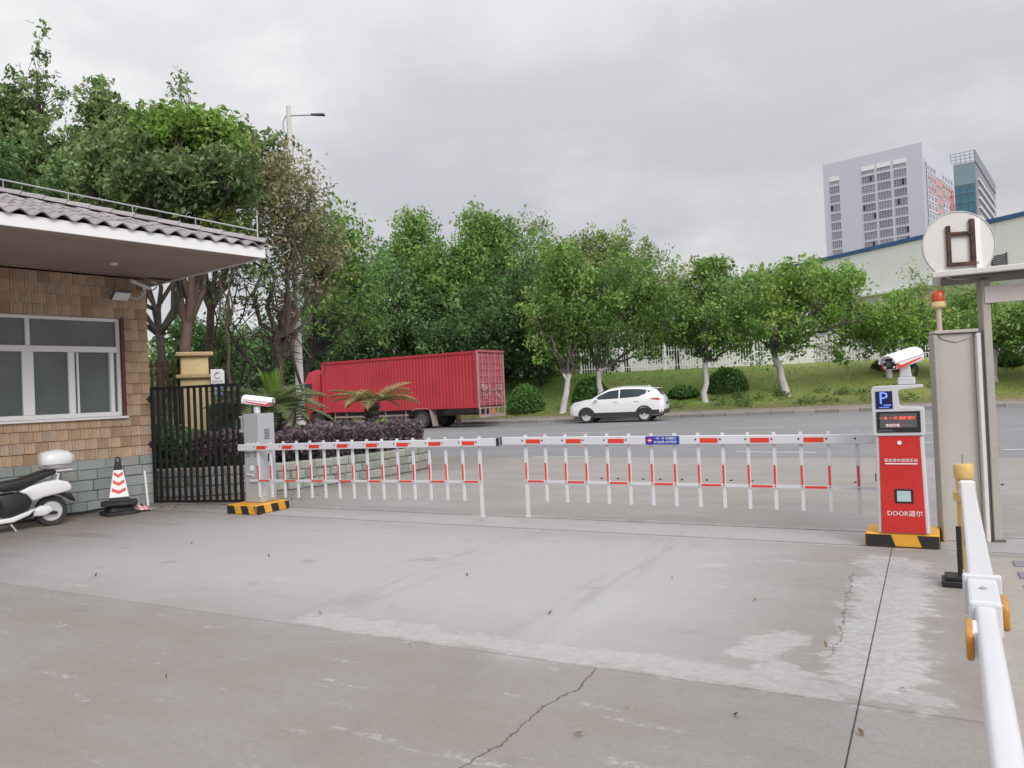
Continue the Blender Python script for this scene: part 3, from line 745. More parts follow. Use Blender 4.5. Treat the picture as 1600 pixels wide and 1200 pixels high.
fin_me = MB().box((.35, dpg * .48, 0), (.9, dpg * .78, .9)).mesh('fin')
for r_ in range(16): link('fin', fin_me, M['white'], tg, loc=(Wg, 0, Hg - 6.5 - r_ * 4.3))
cr = MB()
for i in range(6): cr.box((Wg * i / 5, .2, Hg + 2.6), (.25, .25, 5.2))
for j in range(4): cr.box((Wg / 2, .2, Hg + .6 + 1.5 * j), (Wg, .2, .2))
cr.build('crown_lattice', M['teal_light'], tg)
MB().box((Wg + .1, dpg / 2, Hg + 2.6), (.5, dpg, 5.4)).build('crown_screen', M['tower2'], tg)
MB().box((Wg * .35, dpg * .5, Hg + 2.2), (Wg * .6, dpg * .5, 4.6)).build('plant_room', M['tower2'], tg)

# long white warehouse
WA = at(1600, 341, 66); WB = on(1300, 408, WA.z)
dW = (WB - WA); dW.z = 0; dW.normalize()
W_start = WA - dW * 30; lenW = 175
azw = math.atan2(dW.y, dW.x)                    # local +x recedes to the left; outward (towards us) = +y local? choose sign below
pw = Vector((-dW.y, dW.x, 0)); sgn = 1 if pw.dot(-WA) > 0 else -1
wh = thing('warehouse', 'long white warehouse with blue roof edge running behind the street trees', 'warehouse', (W_start.x, W_start.y, 2.55), azw)
zt_ = WA.z - 2.55
# lower lip of the cladding
B2 = None
d_ = ray(1337, 464); 
den_ = d_.x * dW.y - d_.y * dW.x
tt_ = (WA.x * dW.y - WA.y * dW.x) / den_; zl = EYE + d_.z * tt_ - 2.55
def wx(u, v=500):                              # distance along the warehouse front for a sight line
    d = ray(u, v); t_ = (WA.x * dW.y - WA.y * dW.x) / (d.x * dW.y - d.y * dW.x); p = Vector((d.x * t_, d.y * t_, 0)); return (p - Vector((W_start.x, W_start.y, 0))).dot(dW), EYE + d.z * t_ - 2.55
panel_me = MB().box((0, 0, 0), (3.985, .12, zt_ - zl)).mesh('cladding_panel', bevel=.005)
for i in range(int(lenW / 4)): link('cladding_panel', panel_me, M['clad_white'], wh, loc=(2 + 4 * i, sgn * .9, (zt_ + zl) / 2))
MB().box((lenW / 2, sgn * .80, (zt_ + zl) / 2), (lenW, .1, zt_ - zl - .02)).build('cladding_rail', M['clad_grey'], wh)
MB().box((lenW / 2, sgn * .9, zt_ + .20), (lenW, .5, .36)).build('roof_trim', M['trim_blue'], wh)
MB().box((lenW / 2, -sgn * 14.5, zt_ / 2 - .3), (lenW, 29.6, zt_ - .6)).build('wall', M['clad_grey'], wh)
MB().box((lenW / 2, sgn * .62, zl - .12), (lenW, 1.1, .2)).build('soffit_strip', M['clad_white'], wh)
x, z = wx(1573, 409)
lv = MB()
for i in range(7): lv.box((x, sgn * 1.0, z - .55 + i * .18), (1.15, .1, .09))
lv.box((x - .65, sgn * 1.0, z), (.1, .14, 1.4)); lv.box((x + .65, sgn * 1.0, z), (.1, .14, 1.4))
lv.build('louvre_vent', M['grey_dark'], wh)
wm_me = MB().box((0, 0, 0), (1.0, .1, 1.7)).mesh('window_pane'); 
for u in (1560, 1572, 1584, 1596, 1480, 1492, 1395, 1407, 1320, 1330, 1270, 1278):
    x, z = wx(u, 524)
    if x > 5:
        for dz in (.2, 2.3): link('window_pane', wm_me, M['win_blue'], wh, loc=(x, sgn * .12, 2.0 + dz))
# low white building seen under the trees
wl = thing('white_workshop', 'low white building half hidden behind picket fence and street trees', 'building', (-4, 64, 2.6), rad(-8))
MB().box((11, 4, 2.0), (34, 8, 4.0)).build('wall', M['white_old'], wl)
MB().box((11, 4, 4.1), (35, 9, .25)).build('roof', M['clad_grey'], wl)
for i in range(7):
    a = MB().box((-2 + i * 4.4, -.02, 2.2), (1.9, .1, 1.6)).build('window', M['pane'], wl)
    MB().box((-2 + i * 4.4, -.05, 1.35), (2.1, .16, .1)).build('sill', M['white'], a)
MB().box((-4.5, -.02, 1.2), (2.8, .1, 2.3)).build('door', M['grey_dark'], wl)

# --- picket fence on top of the bank
fn = thing('picket_fence', 'white metal picket fence along the top of the grass bank', 'fence')
FP = [p + n * 12.2 + Vector((0, 0, 2.55)) for p, n in zip(KS, KN)]
FP = [p for p in FP if -12 < p.x < 62]
FP = resample(FP, 100)
cum = [0]
for a, b in zip(FP, FP[1:]): cum.append(cum[-1] + (b - a).length)
def fat(s_):
    for i in range(len(FP) - 1):
        if cum[i + 1] >= s_: return FP[i].lerp(FP[i + 1], (s_ - cum[i]) / (cum[i + 1] - cum[i]))
    return FP[-1]
bay = 2.7; s_ = 0
post_me = MB().box((0, 0, .85), (.12, .12, 1.75)).add(*(lambda b: (b.v, b.f))(MB().box((0, 0, 1.76), (.16, .16, .08)))).mesh('fence_post')
pk = MB()
for i in range(16):
    x = .12 + i * (bay - .2) / 15; pk.box((x, 0, .82), (.045, .03, 1.5)); pk.add([(x - .022, -.015, 1.57), (x + .022, -.015, 1.57), (x + .022, .015, 1.57), (x - .022, .015, 1.57), (x, 0, 1.66)], [(0, 1, 4), (1, 2, 4), (2, 3, 4), (3, 0, 4)])
for z in (.3, 1.25): pk.box((bay / 2, .03, z), (bay - .1, .03, .05))
bay_me = pk.mesh('picket_bay')
while s_ + bay < cum[-1]:
    a = fat(s_); b = fat(s_ + bay); d = b - a
    link('fence_post', post_me, M['white'], fn, loc=a, rot=(0, 0, math.atan2(d.y, d.x)))
    q = link('picket_bay', bay_me, M['white'], fn, loc=a, rot=(0, 0, math.atan2(d.y, d.x))); q['kind'] = 'stuff'
    s_ += bay

# ================================================================== GUARD HOUSE
G = Vector((-5.78, 12.24, 0)); GAZ = math.atan2(.7826, .6225)
GD = Vector((.6225, .7826, 0)); GN = Vector((-.7826, .6225, 0))
def gw(x, y, z=0): return G + GD * x + GN * y + Vector((0, 0, z))
gh = thing('guard_house', 'brown shingled guard house with grey tiled hip roof and white window', 'guard house', G, GAZ)
WX0, WX1, WZ0, WZ1 = -2.9, -.42, 1.42, 2.93
M['wall_in'] = mat('wall_board', (.12, .085, .06), .9)
wl_ = MB()
wl_.box(((-8 + WX0) / 2, .13, 1.785), (WX0 + 8, .2, 3.57)); wl_.box((WX1 / 2 - .005, .13, 1.785), (-WX1 - .01, .2, 3.57))
wl_.box(((WX0 + WX1) / 2, .13, WZ0 / 2), (WX1 - WX0, .2, WZ0)); wl_.box(((WX0 + WX1) / 2, .13, (WZ1 + 3.57) / 2), (WX1 - WX0, .2, 3.57 - WZ1))
wl_.box((-.11, 2.4, 1.785), (.2, 4.3, 3.57)); wl_.box((-4, 4.6, 1.785), (8, .1, 3.57)); wl_.box((-7.9, 2.4, 1.785), (.2, 4.3, 3.57)); wl_.box((-4, 2.4, .08), (7.6, 4.3, .1))
wl_.build('wall', M['wall_in'], gh)
# shingles, course by course
SHV = {}
def sh_mesh(wd, ht):
    k = (wd, ht)
    if k not in SHV:
        mb = MB(); th = .014
        mb.add([(0, -.024, 0), (wd, -.024, 0), (wd, -.004, ht), (0, -.004, ht), (0, .0, 0), (wd, .0, 0), (wd, .012, ht), (0, .012, ht)],
               [(0, 1, 2, 3), (5, 4, 7, 6), (1, 0, 4, 5), (3, 2, 6, 7), (2, 1, 5, 6), (0, 3, 7, 4)])
        SHV[k] = mb.mesh('shingle')
    return SHV[k]
rr = random.Random(12)
rows = [(.79, 1.42, 4), (1.42, 2.93, 9), (2.93, 3.565, 4)]
rest = MB()
for z0, z1, n in rows:
    h = (z1 - z0) / n
    for r_ in range(n):
        zb = z0 + r_ * h
        spans = [(-4.2, 0)] if not (z0 == 1.42) else [(-4.2, WX0 - .03), (WX1 + .05, 0)]
        for s0, s1 in spans:
            x = s1
            while x > s0 + .02:
                wd = rr.choice((.115, .14, .155, .17, .19)); wd = min(wd, x - s0)
                if x - wd - s0 < .05: wd = x - s0
                wq = round(wd, 2); 
                if wq < .02: break
                if x > -2.75:
                    o = link('shingle', sh_mesh(wq, round(h, 3)), M['shingle'], gh, loc=(x - wq + .003, rr.uniform(-.003, .003), zb + rr.choice((0, 0, 0, -.004))))
                    o.scale.x = (wq - .006) / wq
                else: rest.box((x - wq / 2, -.012, zb + h / 2), (wq - .006, .022, h))
                x -= wq
rest.build('shingle_field', M['shingle'], gh)['kind'] = 'stuff'
# slate plinth
rest = MB(); ST = {}
zz = 0.0
for r_, h in enumerate((.17, .155, .165, .15, .145)):
    x = .01 - (0 if r_ % 2 else .12); xs = []
    first = True
    x = .0
    while x > -4.2:
        wd = rr.choice((.22, .28, .34, .40, .46)) if not (first and r_ % 2) else .18
        first = False
        if x > -2.7:
            pr_ = rr.choice((.03, .04, .052)); k = (wd, h, pr_)
            if k not in ST: ST[k] = MB().box((wd / 2, .02, h / 2), (wd - .007, .04 + 2 * pr_, h - .006)).mesh('stone', bevel=.009)
            link('stone', ST[k], M['slate'], gh, loc=(x - wd, -.01, zz))
        else: rest.box((x - wd / 2, -.01, zz + h / 2), (wd - .012, .1, h - .01))
        x -= wd
    zz += h
rest.build('stone_field', M['slate'], gh)['kind'] = 'stuff'
MB().box((-2.1, .008, .392), (4.2, .06, .784)).build('mortar', mat('mortar', (.25, .28, .265), .9), gh)
# window
wf = thing('window', None, None); wf.parent = gh
fb = MB(); yf = .06
def fbar(x0, x1, z0, z1, d=.07, y=yf): fb.box(((x0 + x1) / 2, y, (z0 + z1) / 2), (x1 - x0, d, z1 - z0))
e_ = .055
fbar(WX0, WX1, WZ1 - e_, WZ1); fbar(WX0, WX1, WZ0, WZ0 + e_ + .015); fbar(WX1 - e_, WX1, WZ0 + .07, WZ1 - e_); fbar(WX0, WX0 + e_, WZ0 + .07, WZ1 - e_)
ZT = 2.44
fbar(WX0 + e_, WX1 - e_, ZT - .04, ZT + .05, .09)
fbar(-1.735, -1.675, ZT + .05, WZ1 - e_)                                   # top light division
fbar(-1.79, -1.64, WZ0 + .07, ZT - .04, .085); fbar(-1.18, -1.09, WZ0 + .07, ZT - .04, .075); fbar(-.585, -.525, WZ0 + .07, ZT - .04, .085); fbar(-1.05, -1.02, WZ0 + .07, ZT - .04, .06, .085); fbar(-2.35, -2.25, WZ0 + .07, ZT - .04, .075)
o = fb.build('frame', M['frame_white'], gh, bevel=.006)
bpy.data.objects.remove(wf)
for x0, x1, z0, z1, y in ((WX0 + e_, -1.735, ZT + .05, WZ1 - e_, .07), (-1.675, WX1 - e_, ZT + .05, WZ1 - e_, .07), (WX0 + e_, -2.35, WZ0 + .07, ZT - .04, .07), (-2.25, -1.79, WZ0 + .07, ZT - .04, .07), (-1.64, -1.18, WZ0 + .07, ZT - .04, .07), (-1.09, -.585, WZ0 + .07, ZT - .04, .09), (-.525, WX1 - e_, WZ0 + .07, ZT - .04, .07)):
    MB().box(((x0 + x1) / 2, y, (z0 + z1) / 2), (x1 - x0 + .01, .008, z1 - z0 + .01)).build('pane', M['pane'], gh)
MB().box((WX1 + .022, .02, (WZ0 + WZ1) / 2), (.04, .10, WZ1 - WZ0 + .04)).build('trim_strip', M['brown_frame'], gh)
MB().box(((WX0 + WX1) / 2, -.02, WZ0 - .018), (WX1 - WX0 + .1, .09, .032)).build('sill', M['frame_white'], gh)
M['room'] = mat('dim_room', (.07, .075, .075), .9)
MB().box(((WX0 + WX1) / 2, .9, 2.2), (2.9, .05, 2.6)).build('room_backing', M['room'], gh)  # dark sheet standing in for the unlit room behind the panes
# roof
EX, EY, EZ, SL = .40, -2.69, 3.57, .318
roof_z = lambda x, y: EZ + .15 + SL * min(y - EY, EX - x)
deck = MB(); bx_, by_ = -9.0, 5.6; hm = (by_ - EY) / 2
v_ = [(bx_, EY + .03, EZ + .14), (EX - .03, EY + .03, EZ + .14), (EX - .03, by_, EZ + .14), (bx_, by_, EZ + .14), (EX - hm, EY + hm, EZ + .14 + SL * hm), (bx_ + hm, EY + hm, EZ + .14 + SL * hm)]
deck.add(v_, [(0, 1, 4, 5), (1, 2, 4), (2, 3, 5, 4), (3, 0, 5)])
deck.build('roof_deck', M['tile_end'], gh)
fa = MB(); fa.box(((bx_ + EX) / 2, EY - .0, EZ + .073), (EX - bx_, .03, .145)); fa.box((EX, (EY + by_) / 2 + .008, EZ + .073), (.03, by_ - EY - .016, .145))
fa.build('fascia', M['white'], gh, bevel=.004)
bd = .298; nb_ = int((-EY - .02) / bd)
sb_me = MB().box(((bx_ + EX) / 2, 0, 0), (EX - bx_ - .04, bd - .006, .02)).mesh('soffit_board')
for i in range(nb_ + 1):
    y = EY + .02 + bd * (i + .5)
    if y < -.02: link('soffit_board', sb_me, M['soffit'], gh, loc=(0, y, EZ + .03), scale=(1, 1 if y + bd / 2 < -.03 else 1, 1))
MB().box((EX / 2 + .05, 2.6, EZ + .03), (EX + .06, 5.6, .02)).build('side_soffit', M['soffit'], gh)
# S-profile tiles
def tile_mesh():
    wd, Ln, th = .222, .36, .013; n = 8; vs = []; fs = []
    for s in (0, 1):
        for k in (0, 1):
            for i in range(n + 1):
                x = wd * i / n; z = .030 * math.cos(2 * math.pi * i / n) + .012 - (th if k else 0); vs.append((x, s * Ln, z))
    a = lambda s, k, i: s * 2 * (n + 1) + k * (n + 1) + i
    for i in range(n):
        fs += [(a(0, 0, i), a(0, 0, i + 1), a(1, 0, i + 1), a(1, 0, i)), (a(0, 1, i), a(1, 1, i), a(1, 1, i + 1), a(0, 1, i + 1)), (a(0, 0, i), a(0, 1, i), a(0, 1, i + 1), a(0, 0, i + 1))]
    me = MB().add(vs, fs).mesh('roof_tile', smooth=50); return me
tm = tile_mesh(); ang = math.atan(SL); pitch_ = .286
rest = 0
for i in range(24):
    x = EX - .20 - .222 * i
    s = EX - x - .08
    j = 0
    while j * pitch_ < s and j < 14:
        y = EY - .06 + j * pitch_
        link('roof_tile', tm, M['tile'], gh, loc=(x - .02 + rr.uniform(-.004, .004), y, EZ + .155 + SL * (y - EY + .03) + .018 + rr.uniform(-.003, .003)), rot=(ang - .035, rr.uniform(-.01, .01), rr.uniform(-.01, .01)))
        j += 1
# hip caps
def cap_mesh():
    vs = []; fs = []; n = 6
    for s, r in ((0, .105), (.34, .085)):
        for k in (0, .014):
            for i in range(n + 1):
                t_ = math.pi * i / n; vs.append((s, (r - k) * math.cos(t_), (r - k) * math.sin(t_) * .75))
    a = lambda s, k, i: s * 2 * (n + 1) + k * (n + 1) + i
    for i in range(n): fs += [(a(0, 0, i), a(1, 0, i), a(1, 0, i + 1), a(0, 0, i + 1)), (a(0, 1, i), a(0, 1, i + 1), a(1, 1, i + 1), a(1, 1, i)), (a(0, 0, i), a(0, 0, i + 1), a(0, 1, i + 1), a(0, 1, i))]
    return MB().add(vs, fs).mesh('hip_tile', smooth=50)
cm = cap_mesh(); hd = Vector((-1, 1, SL)).normalized(); hl = Vector((EX + .02, EY - .02, EZ + .17))
qrot = Matrix((hd, Vector((0, 0, 1)).cross(hd).normalized(), hd.cross(Vector((0, 0, 1)).cross(hd).normalized()))).transposed().to_euler()
for k in range(20):
    link('hip_tile', cm, M['tile'], gh, loc=hl + hd * (.3 * k) + Vector((0, 0, .035)), rot=qrot)
lr = MB(); p0 = hl + hd * .12 + Vector((0, 0, .20)); p1 = hl + hd * 6.4 + Vector((0, 0, .24)); lr.tube([p0, p0.lerp(p1, .5) + Vector((0, 0, -.012)), p1], .011, 6)
lr.tube([p0 - Vector((0, 0, .14)), p0 + Vector((0, 0, .22))], .010, 6)
for k in range(1, 8): q = p0.lerp(p1, k / 7.3); lr.tube([q - Vector((0, 0, .16)), q], .008, 5)
lr.build('lightning_rail', M['galv'], gh)
# fittings under the eaves
dl = MB().lathe([(.05, 0), (.055, .02), (.05, .025)], 14).build('downlight', M['white']); tag(dl, 'small round white downlight in the brown soffit', 'light'); dl.location = gw(-.95, -1.05, EZ - .004)
fl = thing('floodlight', 'grey rectangular floodlight tilted down above the guard house window', 'floodlight', gw(-.50, -.05, 3.26), GAZ)
Rf = Matrix.Rotation(rad(-38), 3, 'X')
MB().box((0, -.20, .0), (.28, .20, .045), Rf).build('housing', M['grey_dark'], fl, bevel=.012)
MB().box(Vector((0, -.20, 0)) + Rf @ Vector((0, 0, -.026)), (.235, .155, .012), Rf).build('lens', M['white'], fl)
MB().box((0, -.03, .02), (.1, .06, .08)).bar((-.12, -.03, .02), (-.15, -.2, .02), .012, .03).bar((.12, -.03, .02), (.15, -.2, .02), .012, .03).build('bracket', M['galv'], fl)
cb = MB().tube([(.14, -.1, .0), (.28, -.12, -.03), (.40, -.08, .05), (.46, -.04, .16)], .009, 6).build('cable', M['white_old'], fl)
cc = thing('wall_camera', 'small dome-less wall camera with looped cable under the eaves', 'security camera', gw(-.02, -.18, 3.45), GAZ)
MB().tube([(-.36, -.14, .035), (-.02, -.02, -.04)], .028, 10).build('housing', M['white_old'], cc)
MB().tube([(-.02, -.02, -.04), (.06, .02, -.06), (.12, .02, -.01), (.10, .0, .06), (.02, 0, .07)], .013, 6).build('cable', M['white_old'], cc)
MB().tube([(-.15, -.06, .0), (-.1, -.02, -.06), (-.05, .12, -.09)], .016, 6).lathe([(.04, 0), (.04, .03)], 10, axis='y', c=(-.05, .11, -.09)).build('bracket', M['white_old'], cc)

# pvc pipe leaning on the wall, cone, cloth
pp = MB().tube([(0, 0, .0), (.01, .10, .54)], .018, 8).build('plastic_pipe', M['white']); tag(pp, 'short white plastic pipe standing against the slate wall base', 'pipe'); pp.location = gw(-.16, -.15, 0); pp.rotation_euler = (0, 0, GAZ)
def square_base(w_, h, r0): 
    mb = MB(); mb.prism([(-w_ / 2 + .06, -w_ / 2), (w_ / 2 - .06, -w_ / 2), (w_ / 2, -w_ / 2 + .06), (w_ / 2, w_ / 2 - .06), (w_ / 2 - .06, w_ / 2), (-w_ / 2 + .06, w_ / 2), (-w_ / 2, w_ / 2 - .06), (-w_ / 2, -w_ / 2 + .06)], 'z', 0, h); return mb
cpos = on(187, 803); crz = rad(28)
lb = thing('cone_base', 'black rubber cone foot lying under the red and white cone', 'cone base', cpos, crz + .25)
b_ = square_base(.46, .05, 0); b_.build('foot', M['rubber'], lb, bevel=.01); MB().box((0, 0, .095), (.34, .34, .09), taper=.8).build('collar', M['rubber'], lb, bevel=.012)
cn = thing('traffic_cone', 'square traffic cone with red and white chevron sleeve by the slate wall', 'traffic cone', cpos + Vector((0, 0, .142)), crz)
square_base(.48, .045, 0).build('base', M['rubber'], cn, bevel=.01)
def frust(z0, z1, w0, w1): return MB().add([(sx * w / 2, sy * w / 2, z) for z, w in ((z0, w0), (z1, w1)) for sx, sy in ((-1, -1), (1, -1), (1, 1), (-1, 1))], [(3, 2, 1, 0), (4, 5, 6, 7), (0, 1, 5, 4), (1, 2, 6, 5), (2, 3, 7, 6), (3, 0, 4, 7)])
frust(.045, .62, .27, .075).build('body', M['rubber'], cn, bevel=.01)
wz = lambda z: .27 - (.27 - .075) * (z - .045) / .575 + .012
frust(.11, .50, wz(.11), wz(.50)).build('sleeve', M['white'], cn, bevel=.006)
for k in range(3):
    for a in range(4):
        mb = MB(); z = .16 + .115 * k
        for side in (-1, 1):
            w0, w1, w2, w3 = wz(z) / 2, wz(z + .05) / 2, wz(z + .045) / 2, wz(z + .095) / 2
            y = lambda zz_: -wz(zz_) / 2 - .003
            mb.add([(0, y(z), z), (side * wz(z + .045) / 2 * .82, y(z + .045), z + .045), (side * wz(z + .09) / 2 * .82, y(z + .09), z + .09), (0, y(z + .045), z + .045)], [(0, 1, 2, 3)])
        if a in (0, 1): mb.build('chevron', M['red_tape'], cn, rot=(0, 0, a * math.pi / 2 - (math.pi / 2 if a else 0) + (math.pi if a else 0)))
MB().tube([(-.03, 0, .60), (-.025, 0, .665), (.0, 0, .685), (.025, 0, .665), (.03, 0, .60)], .013, 6).build('lifting_ring', M['rubber'], cn)
rng = np.random.default_rng(4); nx, ny = 22, 12; mb = MB()
for i in range(nx):
    for j in range(ny):
        x, y = (i / (nx - 1) - .5) * .42, (j / (ny - 1) - .5) * .26; h = max(0, 1 - (x / .21) ** 2) * max(0, 1 - (y / .13) ** 2)
        mb.v.append((x * (1 + .2 * math.sin(j * 1.3)), y * (1 + .25 * math.sin(i * .9)), .012 + h * (.07 + .05 * math.sin(i * 1.3 + j * .7) * math.cos(j * 1.1)) + rng.uniform(0, .012)))
for i in range(nx - 1):
    for j in range(ny - 1): k = i * ny + j; mb.f.append((k, k + ny, k + ny + 1, k + 1))
t = NT('red_white_cloth2'); v = t.coord(); n_ = t.noise(v, 6, 2, dist=1.5); t.bsdf(t.ramp(t.math('FRACT', t.math('MULTIPLY', t.math('ADD', n_, t.n('ShaderNodeSeparateXYZ').outputs[0]), 7)), [(0, (.62, .08, .10)), (.45, (.62, .12, .14)), (.55, (.66, .56, .56)), (1, (.68, .6, .6))]), .7); M['cloth'] = t.m
cl = mb.build('barrier_tape', M['cloth'], smooth=60); tag(cl, 'crumpled heap of red and white barrier tape beside the cone', 'tape'); cl.location = on(211, 800) + Vector((0, 0, .005)); cl.rotation_euler = (0, 0, GAZ)
for k in range(9):
    pass
hs = MB().tube([(-.9, .02, .03), (-.5, .06, .035), (-.25, .02, .05), (0, 0, .04), (.3, .04, .05), (.62, .10, .03), (.9, .06, .03)], .02, 6).build('hose', M['rubber'], smooth=60); tag(hs, 'black hose lying along the foot of the slate wall', 'hose'); hs.location = gw(-1.15, -.2, 0); hs.rotation_euler = (0, 0, GAZ)

# ================================================================== SCOOTER
ctc = on(80, 821)
sc = thing('electric_scooter', 'white electric scooter with black seat and white top case parked by the wall', 'scooter', ctc, GAZ + math.pi - .05)
def wheel(parent, x, z, r, wd, y=0, spokes=10, tm_=None, rm_=None, name='wheel'):
    prof = [(r * .62, -wd * .35), (r * .82, -wd * .5), (r * .95, -wd * .45), (r, -wd * .22), (r, wd * .22), (r * .95, wd * .45), (r * .82, wd * .5), (r * .62, wd * .35)]
    wh_ = MB().lathe(prof + [prof[0]], 24, axis='y', cap=False).lathe([(r * .63, -wd * .06), (r * .63, wd * .06)], 24, axis='y').build(name, tm_ or M['rubber'], parent, smooth=40, loc=(x, y, z))
    rb = MB().lathe([(r * .60, -wd * .30), (r * .66, -wd * .42), (r * .66, wd * .42), (r * .60, wd * .30)], 24, axis='y'); rb.lathe([(r * .16, -wd * .45), (r * .16, wd * .45)], 12, axis='y')
    for i in range(spokes):
        a = 2 * math.pi * i / spokes; rb.bar((r * .12 * math.cos(a), 0, r * .12 * math.sin(a)), (r * .62 * math.cos(a), 0, r * .62 * math.sin(a)), wd * .7, r * .15, up=(0, 1, 0))
    rb.build('rim', rm_ or M['silver'], wh_, smooth=40)
    return wh_
wheel(sc, 0, .20, .20, .10); wheel(sc, 1.25, .20, .20, .09)
# side body panel lofted from outline (x, z) with rounded width
def slab_part(name, poly, wd, mt, parent, bevel=.03, seg=2): return MB().prism(poly, 'y', -wd / 2, wd / 2).build(name, mt, parent, bevel=bevel, seg=seg, smooth=50)
slab_part('tail_body', [(-.24, .50), (-.20, .57), (-.06, .615), (.10, .60), (.26, .565), (.40, .50), (.30, .455), (.24, .36), (.10, .40), (-.06, .42), (-.22, .445)], .26, M['sc_white'], sc, .035)
slab_part('under_body', [(.30, .46), (.42, .50), (.62, .49), (.64, .42), (.58, .28), (.60, .18), (.42, .17), (.28, .26), (.24, .36)], .24, M['black'], sc, .03)
slab_part('floorboard', [(.24, .25), (.50, .185), (1.0, .16), (1.02, .11), (.45, .10), (.24, .17)], .28, M['black'], sc, .02)
slab_part('side_trim', [(.22, .265), (.50, .185), (1.0, .165), (1.0, .115), (.48, .125), (.30, .19)], .32, M['sc_white'], sc, .012)
slab_part('seat', [(.66, .545), (.68, .60), (.58, .645), (.36, .67), (.10, .745), (-.05, .755), (-.06, .70), (.06, .66), (.25, .58), (.40, .525), (.56, .52)], .25, M['seat'], sc, .035)
slab_part('mudguard', [(-.17, .42), (-.24, .40), (-.30, .30), (-.275, .295), (-.20, .355), (-.10, .41)], .14, M['black'], sc, .008)
slab_part('motor_cover', [(-.01, .20), (.02, .27), (.14, .29), (.30, .20), (.28, .16), (.10, .15)], .20, M['sc_white'], sc, .025)
slab_part('swing_arm', [(-.06, .19), (.35, .26), (.36, .20), (-.06, .155)], .18, M['black'], sc, .01)
slab_part('leg_shield', [(1.0, .12), (1.10, .16), (1.16, .50), (1.10, .86), (1.04, .86), (1.06, .50), (.98, .2)], .34, M['sc_white'], sc, .03)
slab_part('front_mudguard', [(1.02, .30), (1.10, .42), (1.28, .44), (1.42, .36), (1.43, .33), (1.27, .405), (1.12, .385), (1.05, .29)], .13, M['sc_white'], sc, .015)
tcs = MB(); cs = []
for (x, hw, z0, z1) in ((.075, .06, -.06, .05), (.06, .12, -.11, .11), (-.02, .165, -.13, .13), (-.14, .175, -.13, .145), (-.26, .15, -.11, .12), (-.33, .09, -.06, .07), (-.345, .04, -.02, .03)): cs.append((x, hw, z0, z1))
for x, hw, z0, z1 in cs:
    for i in range(16):
        a = 2 * math.pi * i / 16; sq = lambda q: math.copysign(abs(q) ** .75, q); zc_ = (z0 + z1) / 2; tcs.v.append((x, hw * sq(math.cos(a)), zc_ + (z1 - z0) / 2 * sq(math.sin(a))))
for i in range(len(cs) - 1):
    for j in range(16): q = (j + 1) % 16; tcs.f.append((i * 16 + j, i * 16 + q, (i + 1) * 16 + q, (i + 1) * 16 + j))
tcs.f.append(tuple(range(16))); tcs.f.append(tuple(range((len(cs) - 1) * 16, len(cs) * 16)))
tcase = tcs.build('top_case', M['sc_white'], sc, smooth=60, loc=(.045, 0, .875))
MB().box((-.13, 0, -.055), (.40, .355, .006)).build('case_seam', M['grey_print'], tcase)
MB().tube([(-.02, .10, .72), (-.08, .10, .68), (-.05, .10, .58)], .013, 6).tube([(-.02, -.10, .72), (-.08, -.10, .68), (-.05, -.10, .58)], .013, 6).box((-.10, 0, .735), (.30, .22, .015)).build('rack', M['sc_white'], sc)
MB().tube([(1.10, 0, .25), (1.02, 0, .95)], .03, 8).tube([(1.25, .07, .20), (1.12, .07, .55)], .018, 6).tube([(1.25, -.07, .20), (1.12, -.07, .55)], .018, 6).build('steering_column', M['black'], sc)
MB().tube([(.98, -.34, .93), (1.02, -.15, .96), (1.02, .15, .96), (.98, .36, .93)], .017, 8).build('handlebar', M['black'], sc)
for y in (-1, 1):
    mi = MB().tube([(.985, .26 * y, .95), (.96, .30 * y, 1.02), (.90, .33 * y, 1.10)], .008, 6).build('mirror_stem', M['black'], sc)
    MB().box((.86, .36 * y, 1.13), (.05, .17, .10), Matrix.Rotation(rad(25), 3, 'Y')).build('mirror', M['black'], mi, bevel=.02)
    MB().tube([(.97, .28 * y, .93), (.955, .40 * y, .92)], .023, 8).build('grip', M['rubber'], sc)
MB().box((1.07, 0, .92), (.14, .24, .14)).build('headlamp_cowl', M['sc_white'], sc, bevel=.04, seg=2)
MB().tube([(.52, .10, .14), (.46, .20, .01)], .012, 6).box((.455, .205, .008), (.05, .03, .012)).build('side_stand', M['steel'], sc)

# ================================================================== BLACK GATE
PA = gw(-.08, -.21, 0); PB = on(381, 789)
dG = PB - PA; LG = dG.length; gz = math.atan2(dG.y, dG.x)
ga = thing('iron_gate', 'black iron bar gate swung open beside the guard house corner', 'gate', PA, gz)
HG = 1.80
MB().box((.02, 0, HG / 2 + .04), (.045, .045, HG)).build('hinge_post', M['black_iron'], ga)
MB().box((LG - .02, 0, HG / 2 + .04), (.045, .045, HG)).build('end_post', M['black_iron'], ga)
for z in (.06, HG + .02): MB().box((LG / 2, 0, z), (LG - .085, .04, .04)).build('rail', M['black_iron'], ga)
bar_me = MB().box((0, 0, HG / 2 + .04), (.035, .032, HG - .08)).mesh('bar')
nb = 14
for i in range(1, nb): link('bar', bar_me, M['black_iron'], ga, loc=(.02 + (LG - .04) * i / nb, 0, 0))
for z in (.95, 1.66): MB().tube([(-.03, 0, z - .05), (-.03, 0, z + .05)], .025, 8).bar((-.08, .0, z), (0, 0, z), .03).build('hinge', M['black_iron'], ga)

